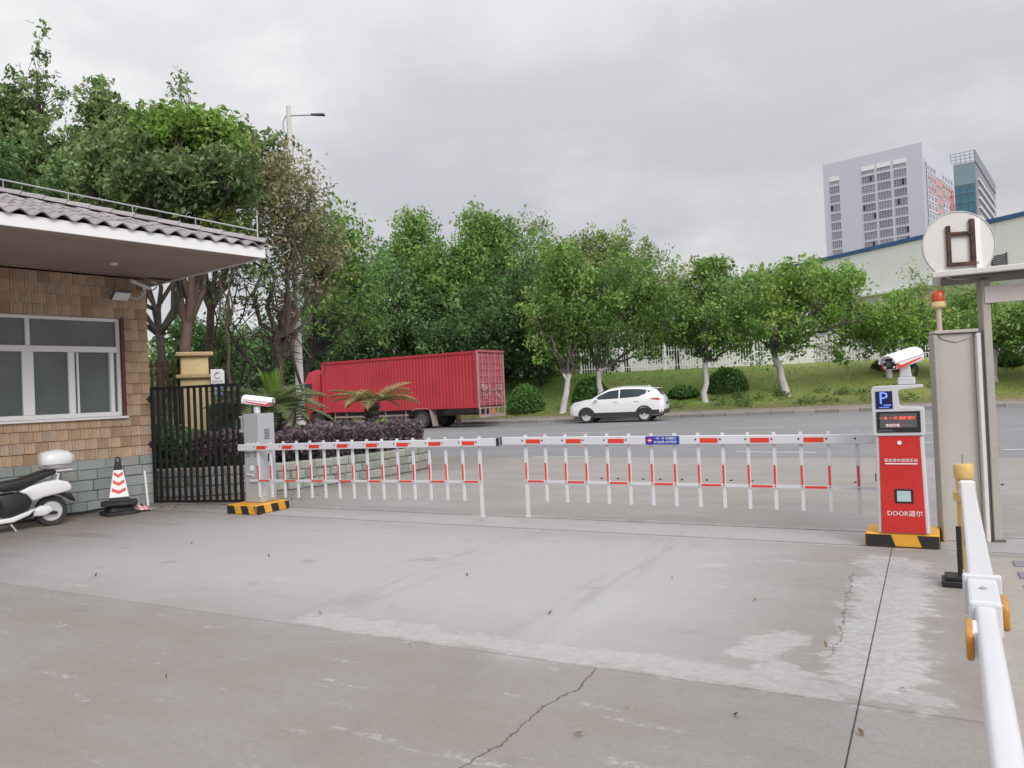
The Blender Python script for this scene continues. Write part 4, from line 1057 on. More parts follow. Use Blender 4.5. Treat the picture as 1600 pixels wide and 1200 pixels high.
# yellow gate pillar with plaque, rusty fence beside it
yp = thing('gate_pillar', 'pale yellow rendered gate pillar with two stained caps behind the black gate', 'pillar', at(306, 640, 15.2).xy.to_3d(), rad(25))
hz = at(306, 551, 15.2).z
MB().box((0, 0, (hz - .52) / 2), (.54, .54, hz - .52)).build('shaft', M['cream'], yp, bevel=.01)
MB().box((0, 0, hz - .48), (.70, .70, .075)).build('lower_cap', M['cream_stain'], yp, bevel=.015)
MB().box((0, 0, hz - .26), (.50, .50, .36)).build('upper_block', M['cream'], yp, bevel=.01)
MB().box((0, 0, hz - .045), (.68, .68, .08)).build('top_cap', M['cream_stain'], yp, bevel=.015)
ppos = at(340, 588, 15.0)
def text_mesh(s, size, depth=.002):
    c_ = bpy.data.curves.new('lettering', 'FONT'); c_.body = s; c_.size = size; c_.align_x = 'CENTER'; c_.align_y = 'CENTER'; c_.extrude = depth; c_.resolution_u = 2
    o = bpy.data.objects.new('tmp_text', c_); COL.objects.link(o); bpy.context.view_layer.update()
    me = bpy.data.meshes.new_from_object(o.evaluated_get(bpy.context.evaluated_depsgraph_get())); bpy.data.objects.remove(o); bpy.data.curves.remove(c_); me.name = 'lettering'; return me
TXR = (math.pi / 2, 0, 0)
sb_ = thing('notice_board', 'white plaque with round emblem over a blue plate on a dark green board', 'sign', (ppos.x, ppos.y, 0), rad(14))
MB().box((.10, .04, 1.05), (.62, .03, 1.0)).build('board', mat('dark_green_board', (.02, .045, .035), .6), sb_)
MB().box((.0, .04, 1.85), (.04, .03, .75)).build('post', M['grey_dark'], sb_)
pq = MB().prism([(-.125, -.14), (.125, -.14), (.125, .10), (.085, .14), (-.125, .14)], 'y', -.005, .012).build('plaque', M['white'], sb_, loc=(0, 0, ppos.z))
MB().tube([(.058 * math.cos(a * .314), 0, .058 * math.sin(a * .314)) for a in range(4, 19)], .006, 5).build('emblem', M['grey_print'], pq, loc=(0, -.010, .02))
MB().tube([(-.045, 0, .03), (0, 0, .045), (.05, 0, .05)], .006, 5).build('emblem_stroke', M['grey_print'], pq, loc=(0, -.010, .02))
link('lettering', text_mesh('ETERNIT', .052), M['grey_print'], pq, loc=(0, -.008, -.10), rot=TXR)
bpz = at(340, 609, 15.0).z
bp = MB().box((0, 0, 0), (.25, .02, .24)).build('blue_plate', M['blue'], sb_, loc=(0, 0, bpz))
for r_, s in enumerate(('来 出', '访 入', '登 证')): link('lettering', text_mesh(s, .082), M['white_print'], bp, loc=(0, -.012, .075 - .075 * r_), rot=TXR)
rf = thing('rusty_fence', 'rusty brown bar fence left of the yellow pillar', 'fence', at(243, 640, 15.3).xy.to_3d(), rad(4))
zr = at(260, 562, 15.3).z
rbar = MB().box((0, 0, zr / 2), (.035, .035, zr)).mesh('bar')
for i in range(6): link('bar', rbar, M['rust'], rf, loc=(-.05 + i * .105, 0, 0))
for z in (.3, zr - .12): MB().box((.22, 0, z), (.62, .03, .03)).build('rail', M['rust'], rf)

# ================================================================== BARRIERS
BAZ = PHI
def lpr_camera(parent, loc, yaw, pitch, k=1.0):
    """shield-shaped plate camera on a swivel: body, face, trims, lens ring, mount"""
    R_ = Matrix.Rotation(yaw, 3, 'Z') @ Matrix.Rotation(pitch, 3, 'Y')
    body = MB(); n = 0
    prof = [(-.062, -.055), (.062, -.055), (.075, -.01), (.06, .045), (.03, .062), (-.03, .062), (-.06, .045), (-.075, -.01)]
    body.prism([(p[0], p[1]) for p in prof], 'x', -.20, .20)
    h = link('camera_housing', body.mesh('camera_housing', bevel=.008, seg=2, smooth=40), M['white'], parent, loc=loc, rot=R_.to_euler())
    MB().prism([(p[0] * .82, p[1] * .80 - .004) for p in prof], 'x', .198, .206).build('camera_face', M['black'], h)
    hood = MB().prism([(.075, .0), (.085, .012), (.064, .058), (.03, .076), (-.03, .076), (-.064, .058), (-.085, .012), (-.075, .0), (-.058, .045), (-.028, .066), (.028, .066), (.058, .045)], 'x', -.17, .235)
    hood.build('camera_hood', M['white'], h)
    for s in (-1, 1): MB().prism([(.20, -.05), (.212, .006), (.15, -.026), (-.14, -.014), (-.14, -.022), (.11, -.044)], 'y', s * .0762 - .003, s * .0762 + .003).build('red_trim', M['red_tape'], h)
    MB().lathe([(.026, .20), (.026, .214), (.018, .214)], 14, axis='x').build('lens', M['pane'], h)
    for sy, sz in ((-1, 1), (1, 1), (-1, -1), (1, -1)): MB().lathe([(.011, .206), (.009, .212)], 10, axis='x', c=(0, sy * .042, sz * .026 - .004)).build('lamp', M['white_print'], h)
    return h
def picket_arm(root, x0, dirx, length, n, x_first, step, z, y, yaw, name='barrier_arm', rev=False, sign_at=None, tilt=0.0):
    """boom with hanging pickets, lower rail and red reflectors"""
    ar = MB().box((dirx * length / 2, 0, 0), (length, .042, .092)).build('barrier_arm', M['arm_white'], root, bevel=.006, loc=(x0, y, z), rot=(0, -tilt * dirx, yaw))
    pk_me = MB().box((0, 0, -.315), (.035, .022, .77)).mesh('picket', bevel=.003); lg_me = MB().box((0, 0, -.40), (.040, .022, .94)).box((0, 0, -.875), (.05, .032, .02)).mesh('support_leg')
    rs_me = MB().box((0, 0, 0), (.020, .004, .20)).mesh('red_strip'); rb_me = MB().box((0, 0, 0), (step * .72, .004, .046)).mesh('red_strip'); rl_me = MB().box((0, 0, 0), (step * .80, .004, .022)).mesh('red_strip')
    bolt = MB(); xs = [x_first + step * i for i in range(n)]
    lo, hi = min(xs) , max(xs)
    tip = xs[-1] if dirx > 0 else xs[0]
    for i, x in enumerate(xs):
        q = link('support_leg' if abs(x - tip) < 1e-6 else 'picket', lg_me if abs(x - tip) < 1e-6 else pk_me, M['arm_white'], ar, loc=(x - x0, .034, .0))
        link('red_strip', rs_me, M['red_tape'], ar, loc=(x - x0, .034 - .0135, -.355))
        bolt.lathe([(.010, -.030), (.007, -.034)], 8, axis='y', c=(x - x0 - .012, .008, .006)); bolt.lathe([(.010, .016), (.008, .012)], 8, axis='y', c=(x - x0, 0.0, -.465))
        j = i if dirx > 0 else n - 1 - i
        if i % 2 == 0 and i + 1 < n:
            mx = x - x0 + step / 2
            link('red_strip', rb_me, M['red_tape'], ar, loc=(mx, -.0232, -.004)); link('red_strip', rl_me, M['red_tape'], ar, loc=(mx, .0105, -.465))
    MB().box(((lo + hi) / 2 - x0 + dirx * (-.07), .022, -.465), (hi - lo + .18, .020, .030)).build('lower_rail', M['arm_white'], ar)
    bolt.build('bolt', M['black'], ar)['kind'] = 'stuff'
    MB().box((dirx * (length + .006), 0, 0), (.014, .046, .096)).build('end_cap', M['black'], ar)
    return ar
def plinth(name, label, a, b, wx_, wy_, h, shift=0):
    r_ = thing(name, label, 'plinth', loc2w(a, b), BAZ, 'striped barrier plinths')
    MB().box((0, 0, h / 2), (wx_, wy_, h)).build('block', M['yellow'], r_, bevel=.012)
    st_h = h - .016
    def stripes(wd, place):
        sk = .035; x = -wd / 2 + .006; on_ = True; per = .17 + shift
        while x < wd / 2 - .02:
            x2 = min(x + per, wd / 2 - .006)
            if on_:
                k0 = min(x + sk, wd / 2 - .006) if x > -wd / 2 + .01 else x; k1 = min(x2 + sk, wd / 2 - .006)
                mb = MB().prism([(k0 - (sk if x > -wd / 2 + .01 else 0), st_h + .006), (min(x2, wd / 2 - .006), st_h + .006), (k1, .008), (k0, .008)], 'y', -.002, 0)
                place(mb)
            x = x2; on_ = not on_
    stripes(wx_, lambda mb: mb.build('black_stripe', M['pblack'], r_, loc=(0, -wy_ / 2 - .0005, 0)))
    stripes(wy_, lambda mb: mb.build('black_stripe', M['pblack'], r_, loc=(wx_ / 2 + .0005, 0, 0), rot=(0, 0, math.pi / 2)))
    return r_
plinth('striped_plinth', 'black and yellow striped base under the grey barrier cabinet', -8.03, 3.94, .56, .62, .13, -.04)
plinth('striped_plinth', 'black and yellow striped base under the red kiosk', .08, 3.915, .59, .46, .12, .035)

# grey cabinet (left)
ca = loc2w(-8.06, 4.03)
cabn = thing('barrier_cabinet', 'grey barrier cabinet with plate camera on top and long picket boom', 'barrier gate', ca, BAZ)
cw, cd, ch = .30, .30, 1.245; z0 = .131
MB().box((0, 0, z0 + ch / 2), (cw, cd, ch)).build('cabinet', M['grey_cab'], cabn, bevel=.012, seg=2)
hd_ = MB().prism([(-.165, z0 + ch - .015), (-.26, z0 + ch - .03), (-.26, z0 + ch - .055), (-.225, z0 + ch - .055), (-.225, z0 + ch - .215), (-.26, z0 + ch - .215), (-.26, z0 + ch - .26), (-.165, z0 + ch - .26), (-.165, z0 + ch - .225), (-.195, z0 + ch - .225), (-.195, z0 + ch - .05), (-.165, z0 + ch - .05)], 'y', -.12, .12).build('carry_handle', M['grey_cab'], cabn)
lv = MB()
for i in range(7): lv.box((cw / 2 + .002, 0, z0 + 1.02 - i * .022), (.006, .09, .010))
lv.build('louvre', M['grey_dark'], cabn)
for s in (-.06, .06):
    lv = MB()
    for i in range(6): lv.box((cw / 2 + .002, s, z0 + .20 - i * .022), (.006, .07, .010))
    lv.build('louvre', M['white_old'], cabn)
MB().box((cw / 2 + .004, .03, z0 + .62), (.012, .05, .11)).build('lock', M['black'], cabn, bevel=.004)
dp_ = MB()
for x in (-.10, -.06, .06, .10):
    for z in (.78, .82): dp_.lathe([(.012, -.154), (.010, -.150)], 8, axis='y', c=(x, 0, z))
dp_.build('bolt', M['grey_dark'], cabn)['kind'] = 'stuff'
MB().lathe([(.038, -.165), (.038, -.15)], 16, axis='y', c=(0, 0, z0 + .48)).build('cover_cap', M['white'], cabn)
MB().tube([(-.1, -.155, z0 + .39), (.03, -.16, z0 + .385), (.06, -.19, z0 + .37)], .012, 6).build('crank', M['white_old'], cabn)
MB().box((0, -.165, .905), (.16, .05, .12)).build('arm_clamp', M['arm_white'], cabn, bevel=.006)
ml = picket_arm(cabn, -.20, 1, 4.15, 16, -7.93 + 8.06, .2373, .905, -.20, .026, tilt=.009)
MB().box((.0, -.02, z0 + ch + .05), (.07, .07, .10)).build('camera_mount', M['white'], cabn, bevel=.01)
lpr_camera(cabn, (.01, -.03, z0 + ch + .175), rad(28.5), rad(9))
MB().tube([(-.12, 0, z0 + ch + .13), (-.15, .03, z0 + ch + .04), (-.12, .05, z0 + ch - .02)], .012, 6).build('cable', M['grey_dark'], cabn)

# red kiosk (right)
kl = loc2w(.10, 3.685)
kio = thing('barrier_kiosk', 'red and grey parking kiosk with lit P sign, display and plate camera', 'parking kiosk', kl, BAZ)
kz = .121
bw0, bw1, kh = .205, .19, .86
def tap(zf): return bw0 + (bw1 - bw0) * zf
MB().add([(-bw0, 0, kz), (bw0, 0, kz), (bw0, .32, kz), (-bw0, .32, kz), (-bw1, 0, kz + kh), (bw1, 0, kz + kh), (bw1, .30, kz + kh), (-bw1, .30, kz + kh)], [(3, 2, 1, 0), (4, 5, 6, 7), (0, 1, 5, 4), (1, 2, 6, 5), (2, 3, 7, 6), (3, 0, 4, 7)]).build('cabinet', M['grey_light'], kio, bevel=.015, seg=2)
MB().prism([(-bw0 + .030, kz + .008), (bw0 - .030, kz + .008), (bw1 - .030, kz + kh - .004), (-bw1 + .030, kz + kh - .004)], 'y', -.010, .004).build('red_front', M['red_panel'], kio, bevel=.003)
hz0 = kz + kh + .002
def rpoly(pts, r=.02, n=4):
    o = []
    for i, p in enumerate(pts):
        p = Vector(p); a = (Vector(pts[i - 1]) - p); b = (Vector(pts[(i + 1) % len(pts)]) - p); ra = min(r, a.length * .45, b.length * .45)
        a.normalize(); b.normalize(); p0 = p + a * ra; p1 = p + b * ra
        for k in range(n + 1): t_ = k / n; o.append(tuple((p0 * (1 - t_) ** 2 + p * 2 * t_ * (1 - t_) + p1 * t_ * t_)))
    return o
head = rpoly([(-.205, hz0), (.205, hz0), (.205, 1.215), (.195, 1.225), (.025, 1.24), (.01, 1.25), (.005, 1.365), (.02, 1.385), (.205, 1.40), (.205, 1.425), (-.185, 1.425), (-.205, 1.40)], .022)
MB().prism(head, 'y', -.015, .27).build('head', M['grey_light'], kio, bevel=.006, seg=2)
ps = MB().box((0, 0, 0), (.135, .008, .155)).build('parking_sign', mat('sign_navy', (.008, .012, .07), .25), kio, loc=(-.105, -.017, 1.30))
link('letter', text_mesh('P', .15, .002), M['p_lit'], ps, loc=(-.005, -.006, .012), rot=TXR)
MB().box((.025, -.006, -.045), (.06, .003, .008)).build('stroke', M['p_lit'], ps)
MB().box((0, -.006, -.064), (.08, .003, .006)).build('small_print', M['p_lit'], ps)
dsp = MB().box((0, 0, 0), (.345, .012, .185)).build('display', M['black'], kio, bevel=.003, loc=(.0, -.018, 1.105))
MB().box((0, -.008, .012), (.29, .004, .125)).build('screen', mat('led_screen', (.10, .095, .10), .35), dsp)
link('lettering', text_mesh('一 车 一 杆 减速 慢行', .030, .001), M['led'], dsp, loc=(-.01, -.011, .033), rot=TXR)
link('lettering', text_mesh('欢迎光临 · · · · · ·', .028, .001), M['led_white'], dsp, loc=(0, -.011, -.030), rot=TXR)
link('lettering', text_mesh('智能停车系统', .020, .001), M['grey_print'], dsp, loc=(-.10, -.0075, -.075), rot=TXR)
MB().lathe([(.018, -.016), (.016, -.008)], 16, axis='y', c=(0, 0, .922)).build('button', M['white'], kio)
link('lettering', text_mesh('智能停车管理系统', .033, .001), M['white_print'], kio, loc=(.005, -.0125, .765), rot=TXR)
MB().box((.005, -.012, .738), (.255, .003, .009)).build('underline', M['white_print'], kio)
cdp = MB().box((0, 0, 0), (.145, .012, .125)).build('code_frame', M['black'], kio, bevel=.008, loc=(.015, -.014, .455))
MB().box((0, -.007, 0), (.108, .006, .092)).build('code_plate', mat('code_plate', (.42, .55, .58), .4), cdp)
link('lettering', text_mesh('DOOR道尔', .056, .001), M['white_print'], kio, loc=(.015, -.0125, .30), rot=TXR)
MB().box((-bw0 - .004, .12, .60), (.008, .03, .07)).build('lock', M['black'], kio)
MB().box((.075, .12, 1.46), (.14, .12, .07)).build('camera_mount', M['grey_light'], kio, bevel=.01)
MB().add(*(lambda b: (b.v, b.f))(MB().box((.07, .12, 1.55), (.10, .08, .12), taper=.75))).build('camera_swivel', M['grey_light'], kio, bevel=.01)
MB().tube([(.13, .14, 1.63), (.165, .16, 1.57), (.15, .16, 1.50)], .016, 6).build('cable', M['black'], kio)
lpr_camera(kio, (.06, .10, 1.655), rad(-122), rad(11))
rarm = picket_arm(kio, .02, -1, 4.20, 15, -3.79 - .10, .2514, .932, .345, .006, tilt=.004)
sg_ = MB().box((0, 0, 0), (.36, .006, .088)).build('boom_sign', M['blue'], rarm, loc=(-2.14 - .12 + .0, -.026, 0))
MB().lathe([(.026, -.006), (.026, -.003)], 18, axis='y', c=(-.135, 0, 0)).build('no_entry_disc', M['red_tape'], sg_)
MB().box((-.135, -.007, 0), (.036, .003, .012)).build('disc_bar', M['white_print'], sg_)
link('lettering', text_mesh('一车一杆 车辆缓行', .030, .001), M['white_print'], sg_, loc=(.03, -.004, .018), rot=TXR)
link('lettering', text_mesh('自动起落 损坏赔偿', .030, .001), M['white_print'], sg_, loc=(.03, -.004, -.020), rot=TXR)

# ================================================================== RIGHT-HAND GATE POST, CANOPY, BEACON, ROUND SIGN
gp_ = thing('gate_housing', 'beige sheet-steel gate post with flanged edges behind the white rail', 'gate post', (4.035, 6.90, 0), rad(-13))
MB().box((-.03, .06, .935), (.30, .10, 1.87)).build('panel', M['beige'], gp_, bevel=.006)
MB().box((-.205, .04, .93), (.035, .16, 1.86)).build('flange', M['beige_post'], gp_, bevel=.006)
MB().box((.14, .03, .93), (.035, .16, 1.86)).build('flange', M['white_old'], gp_, bevel=.006)
MB().box((.175, .07, .94), (.03, .16, 1.88)).build('gap_liner', M['grey_dark'], gp_)
MB().box((.225, .04, 1.165), (.066, .14, 2.33)).build('square_post', M['beige_post'], gp_, bevel=.006)
MB().box((-.03, .05, 1.885), (.36, .17, .03)).build('cap_plate', M['beige'], gp_, bevel=.006)
MB().prism([(-.18, 1.865), (.12, 1.865), (.08, 1.82), (-.03, 1.785), (-.14, 1.82)], 'y', -.002, .012).build('fold', M['beige'], gp_, bevel=.004)
MB().box((.225, .04, .01), (.10, .18, .02)).build('foot_plate', M['grey_dark'], gp_)
bc = thing('beacon_lamp', 'orange domed beacon on a thin pole above the steel gate post', 'beacon', (3.885, 6.94, 1.90), 0)
MB().tube([(0, 0, -.02), (0, 0, .20)], .022, 10).build('pole', mat('buff_pole', (.55, .44, .36), .5), bc)
MB().lathe([(.030, .20), (.058, .215), (.058, .255), (.054, .26)], 18).build('base', M['cream'], bc, smooth=40)
MB().lathe([(.054, .26), (.056, .28), (.054, .33), (.042, .355), (.02, .368), (.002, .370)], 18).build('dome', mat('amber_dome', (.50, .085, .02), .3), bc, smooth=50)
cp = thing('gate_canopy', 'flat grey-white canopy slab on a square post at the right', 'canopy', (3.80, 6.86, 0), PHI)
MB().box((1.3, .30, 2.396), (2.6, .62, .05)).build('slab', M['white_old'], cp, bevel=.006)
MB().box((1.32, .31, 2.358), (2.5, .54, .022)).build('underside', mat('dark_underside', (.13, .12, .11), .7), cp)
MB().box((1.50, .18, 2.195), (2.2, .03, .15)).build('header_panel', mat('pinkish_panel', (.58, .53, .51), .6, grime=.15), cp)
MB().box((2.45, .18, 1.17), (.08, .08, 2.336)).build('post', M['beige_post'], cp)
rs = thing('round_sign', 'back of a round white sign with a rusty welded frame on the canopy', 'sign', (4.025, 6.82, 2.43), rad(-8))
MB().lathe([(.295, .0), (.302, .008), (.302, .022), (.295, .03)], 48, axis='y', c=(0, 0, .215)).build('disc', M['white_old'], rs, smooth=40)
MB().tube([(.302 * math.cos(a * 2 * math.pi / 40), .0, .215 + .302 * math.sin(a * 2 * math.pi / 40)) for a in range(41)], .007, 5, False).build('rim', M['galv'], rs)
fr_ = MB(); ir = .032
fr_.box((-.09, -.018, .21), (ir, .03, .36)); fr_.box((.105, -.018, .24), (ir, .03, .40)); fr_.box((.008, -.019, .315), (.165, .03, ir)); fr_.box((.02, -.019, .045), (.26, .032, ir))
fr_.build('rusty_frame', M['rust'], rs, bevel=.003)
MB().box((.150, -.02, .215), (.045, .03, .45)).build('white_upright', M['white'], rs)

# ================================================================== WHITE BOOM RAIL IN FRONT (right edge)
rl = thing('guard_rail', 'white tubular lane rail with amber reflectors running towards the viewer', 'guard rail', (3.13, 5.35, 0), math.atan2(-2.53, -1.445))
zb = .70
MB().box((1.42, 0, zb), (2.84, .084, .10)).build('far_beam', M['arm_white'], rl, bevel=.012, seg=2)
MB().box((.0, 0, zb), (.06, .10, .12)).build('end_cap', M['arm_white'], rl, bevel=.015)
s0 = 2.99
slv = MB().box((s0 + .12, 0, zb), (.36, .094, .118)).build('sleeve', M['arm_white'], rl, bevel=.010, seg=2)
MB().box((s0 - .04, 0, zb), (.03, .122, .145)).build('flange', M['arm_white'], rl, bevel=.005)
MB().add(*(lambda b: (b.v, b.f))(MB().box((s0 - .11, 0, zb), (.12, .090, .108)))).build('neck', M['arm_white'], rl, bevel=.01)
nbm = MB().prism(rpoly([(-.031, zb - .045), (.031, zb - .045), (.031, zb + .045), (-.031, zb + .045)], .020, 4), 'x', s0 + .3, 6.6).build('near_beam', M['arm_white'], rl, smooth=50)
refl = MB().prism(rpoly([(0, -.055), (.16, -.05), (.16, .045), (0, .05)], .035, 3), 'y', -.011, .011).mesh('reflector', bevel=.010, seg=2)
for y, dx in ((.058, .10), (-.050, .44)): link('reflector', refl, M['orange'], rl, loc=(s0 - .02 + dx, y, zb - .005))
for y, dx in ((.052, .10), (-.040, .44)): MB().box((s0 + .06 + dx, y * .9, zb - .005), (.13, .016, .08)).build('reflector_back', M['white'], rl)
for x in (1.55, 4.45): MB().box((x + .18, -.0425 if x < 3 else -.0315, zb - .012), (.40, .004, .028)).build('blue_tape', mat('blue_tape', (.01, .14, .50), .35), rl)
MB().lathe([(.012, zb + .059), (.012, zb + .064), (.008, zb + .066)], 10, c=(s0 + .12, 0, 0)).build('bolt', M['galv'], rl)
po = thing('rail_post', 'yellow post with a rounded cap carrying the far end of the white rail', 'post', (3.18, 5.47, 0), PHI)
MB().lathe([(.052, .12), (.052, .80)], 18).build('tube', M['pale_yellow'], po, smooth=40)
MB().lathe([(.072, .60), (.072, .665), (.066, .67)], 18).build('lower_collar', M['pale_yellow'], po, smooth=40)
MB().lathe([(.060, .76), (.064, .77), (.064, .845), (.058, .86), (.01, .862)], 20).build('cap', M['pale_yellow'], po, smooth=40)
MB().tube([(0, 0, .86), (0, 0, .93)], .010, 6).build('pin', M['galv'], po)
MB().box((-.02, -.02, .06), (.26, .16, .03)).box((-.02, -.02, .022), (.30, .20, .044)).build('foot', M['black'], po, bevel=.006)
MB().box((-.052, -.03, .25), (.03, .03, .34)).build('brace', M['black'], po)
po2 = thing('rail_post', 'yellow post under the near end of the white rail, beside the viewer', 'post', tuple((Vector((3.13, 5.35, 0)) + Vector((-.4895, -.872, 0)) * 6.45)), PHI)
MB().lathe([(.052, 0), (.052, .78), (.07, .79), (.07, .85), (.01, .86)], 18).build('tube', M['pale_yellow'], po2, smooth=40)

# paved strip beyond the rail
pv = thing('paved_strip', None, None, O, PHI); pv['kind'] = 'structure'
MB().box((2.55, -1.2, .004), (3.9, 9.3, .012)).build('border', mat('tan_border', (.35, .325, .29), .85, var=.1, grime=.3, bump=.3), pv)
M['paver'] = mat('lilac_paver', (.22, .20, .245), .85, var=.12, objvar=.16, grime=.3, gcol=(.14, .13, .14), bump=.3)
pme = MB().box((0, 0, 0), (.392, .192, .03)).mesh('paver', bevel=.006)
for i in range(9):
    for j in range(30):
        if j * .2 > 6.3: continue
        x = .98 + i * .4 + (.2 if j % 2 else 0); 
        if x < 4.3: link('paver', pme, M['paver'], pv, loc=(x + .08, 3.22 - j * .2, .004 + random.Random(i * 50 + j).uniform(-.001, .002)))

# ================================================================== STREET LAMP
lp = at(468, 600, 21.5)
lt = at(446, 166, 21.5).z
la = thing('street_lamp', 'tall white street lamp with a single arm above the planter', 'street lamp', (lp.x, lp.y, 0), 0)
MB().tube([(0, 0, 0), (0, 0, 1.5), (0, 0, 5), (0, 0, lt)], [.135, .12, .09, .06], 14).build('pole', M['lime'], la, smooth=50)
for z in (1.02, 1.10, 1.18): MB().lathe([(.142, z), (.142, z + .03)], 14).build('band', M['black'], la)
MB().tube([(-.16, 0, lt - .75), (-.17, 0, lt - .45), (-.10, 0, lt - .30), (0, 0, lt - .27), (.70, 0, lt - .28)], .022, 8).build('arm', M['galv'], la, smooth=50)
hdm = MB(); 
hdm.add([(.62, -.05, lt - .29), (.62, .05, lt - .29), (1.02, .09, lt - .31), (1.02, -.09, lt - .31), (.62, -.04, lt - .24), (.62, .04, lt - .24), (1.0, .06, lt - .25), (1.0, -.06, lt - .25)], [(0, 1, 2, 3), (4, 7, 6, 5), (0, 4, 5, 1), (1, 5, 6, 2), (2, 6, 7, 3), (3, 7, 4, 0)])
hdm.build('lamp_head', M['grey_dark'], la, bevel=.015)

# ================================================================== RED TRUCK
hT = Vector((-.86, .51, 0)).normalized(); lT = Vector((-hT.y, hT.x, 0))
nc = at(745, 600, 35.6); nc.z = 0
tc0 = nc - lT * 1.17
tr = thing('box_truck', 'long red box truck with corrugated sides parked along the far kerb', 'truck', tc0, math.atan2(hT.y, hT.x))
M['faded'] = mat('faded_lettering', (.52, .36, .36), .7)
TB, TT, TL, TW = .92, 3.56, 9.75, 2.34
def corr(x0, x1, z0, z1, y, s, per=.19, dpt=.020):
    vs, fs = [], []; n = int((x1 - x0) / per); 
    for i in range(n + 1):
        for k, (fx, dy) in enumerate(((0, 0), (.35, 0), (.5, -dpt), (.85, -dpt))):
            if i == n and k: break
            x = x0 + (i + fx) * (x1 - x0) / n; vs += [(x, y + s * dy, z0), (x, y + s * dy, z1)]
    for i in range(len(vs) // 2 - 1): fs.append((2 * i, 2 * i + 2, 2 * i + 3, 2 * i + 1))
    return vs, fs
MB().box((TL / 2, 0, (TB + TT) / 2), (TL - .06, TW - .12, TT - TB - .06)).build('box_core', M['truck_red'], tr)
for s in (1, -1): MB().add(*corr(.14, TL - .12, TB + .14, TT - .10, s * TW / 2 - s * .01, s)).build('side_panel', M['truck_red'], tr)
MB().add(*(lambda c_: ([(TL - .01 + 0 * v[1], v[0] - TW / 2, v[2]) for v in c_[0]], c_[1]))(corr(.1, TW - .1, TB + .1, TT - .1, 0, 1))).build('front_panel', M['truck_red'], tr)
fr2 = MB()
for s in (1, -1):
    fr2.box((TL / 2, s * (TW / 2), TB + .07), (TL, .05, .15)); fr2.box((TL / 2, s * (TW / 2), TT - .05), (TL, .05, .11))
    for x in (.06, TL - .06): fr2.box((x, s * (TW / 2), (TB + TT) / 2), (.13, .055, TT - TB - .25))
fr2.box((TL / 2, 0, TT + .004), (TL, TW - .1, .02))
fr2.build('box_frame', M['truck_red'], tr)
for s in (1, -1):
    dr = MB().box((-.02, s * (TW / 4), (TB + TT) / 2 + .02), (.05, TW / 2 - .03, TT - TB - .12)).build('rear_door', M['truck_door'], tr, bevel=.01)
    rb = MB()
    for i in range(8): rb.box((-.06, s * (TW / 4), TB + .25 + i * .31), (.05, TW / 2 - .22, .10))
    for y in (.12, TW / 2 - .12, TW / 4): rb.box((-.06, s * y, (TB + TT) / 2), (.045, .07, TT - TB - .2))
    rb.build('door_rib', M['truck_door'], dr)
    lb_ = MB()
    for y in (.30, .82): lb_.tube([(-.11, s * y, TB + .06), (-.11, s * y, TT - .08)], .022, 6); lb_.box((-.12, s * y, TB + .65), (.05, .12, .14)); lb_.box((-.12, s * (y - .1), TB + .8), (.03, .28, .05))
    lb_.build('lock_bar', M['bumper'], dr)
    link('lettering', text_mesh('粤A 1' if s > 0 else '158', .36, .004), M['faded'], dr, loc=(-.125, s * TW / 4, TB + .92), rot=(math.pi / 2, 0, -math.pi / 2))
    link('lettering', text_mesh('23' if s > 0 else 'K6', .30, .004), M['faded'], dr, loc=(-.125, s * TW / 4, TB + .50), rot=(math.pi / 2, 0, -math.pi / 2))
    MB().box((-.05, s * (TW / 2 - .04), (TB + TT) / 2), (.06, .10, TT - TB)).build('corner_post', M['bumper'], tr)
MB().box((-.06, 0, TT + .0), (.16, TW, .10)).build('rear_header', M['truck_door'], tr)
rbm = MB().box((-.06, 0, .52), (.08, TW - .1, .14)).box((-.06, 0, TB - .03), (.08, TW, .06))
for y in (-1.08, -.45, .25, .62, 1.08): rbm.box((-.06, y, .72), (.06, .07, .36))
rbm.build('rear_bumper', M['bumper'], tr)
MB().box((-.10, .0, .70), (.02, .42, .28)).build('number_plate', mat('amber_plate', (.42, .17, .07), .5), tr)
MB().box((4.9, .40, .72), (9.6, .14, .30)).box((4.9, -.40, .72), (9.6, .14, .30)).box((1.2, 0, .80), (2.0, 1.6, .18)).box((6.0, -.7, .62), (1.4, .6, .5)).box((3.3, 0, .50), (.2, 1.9, .2)).box((10.3, 0, .5), (.2, 1.8, .16)).build('chassis', M['truck_grey'], tr)
sgd = MB()
for s in (1, -1):
    for z in (.42, .66): sgd.box((6.6, s * 1.08, z), (4.9, .04, .09))
    for x in (4.3, 5.6, 6.9, 8.2, 9.0): sgd.box((x, s * 1.07, .66), (.06, .04, .56))
sgd.build('side_guard', M['bumper'], tr)
for x in (3.3,):
    for s in (1, -1):
        wheel(tr, x, .46, .46, .26, s * 1.02, 6, rm_=M['truck_grey']); wheel(tr, x, .46, .46, .26, s * .72, 6, rm_=M['truck_grey'])
for s in (1, -1): wheel(tr, 10.3, .46, .46, .26, s * .98, 6, rm_=M['truck_grey'])
mf = MB()
for s in (1, -1):
    mf.prism([(2.55, .10), (2.60, .10), (2.78, .88), (2.70, .90)], 'y', s * 1.0 - .2, s * 1.0 + .2); mf.prism([(2.74, .86), (3.0, 1.0 - .04), (3.6, 1.0 - .04), (3.86, .86), (3.86, .90), (3.6, .9 + .01 + .08), (3.0, .99), (2.74, .90)], 'y', s * 1.0 - .2, s * 1.0 + .2)
mf.build('mudguard', M['bumper'], tr)
cabp = [(10.0, .75), (10.0, 3.0), (10.2, 3.14), (11.1, 3.10), (11.55, 2.7), (11.85, 1.75), (11.92, .95), (11.9, .45), (10.9, .45), (10.85, .75), (10.7, .98), (10.3, 1.04), (9.98, .95)]
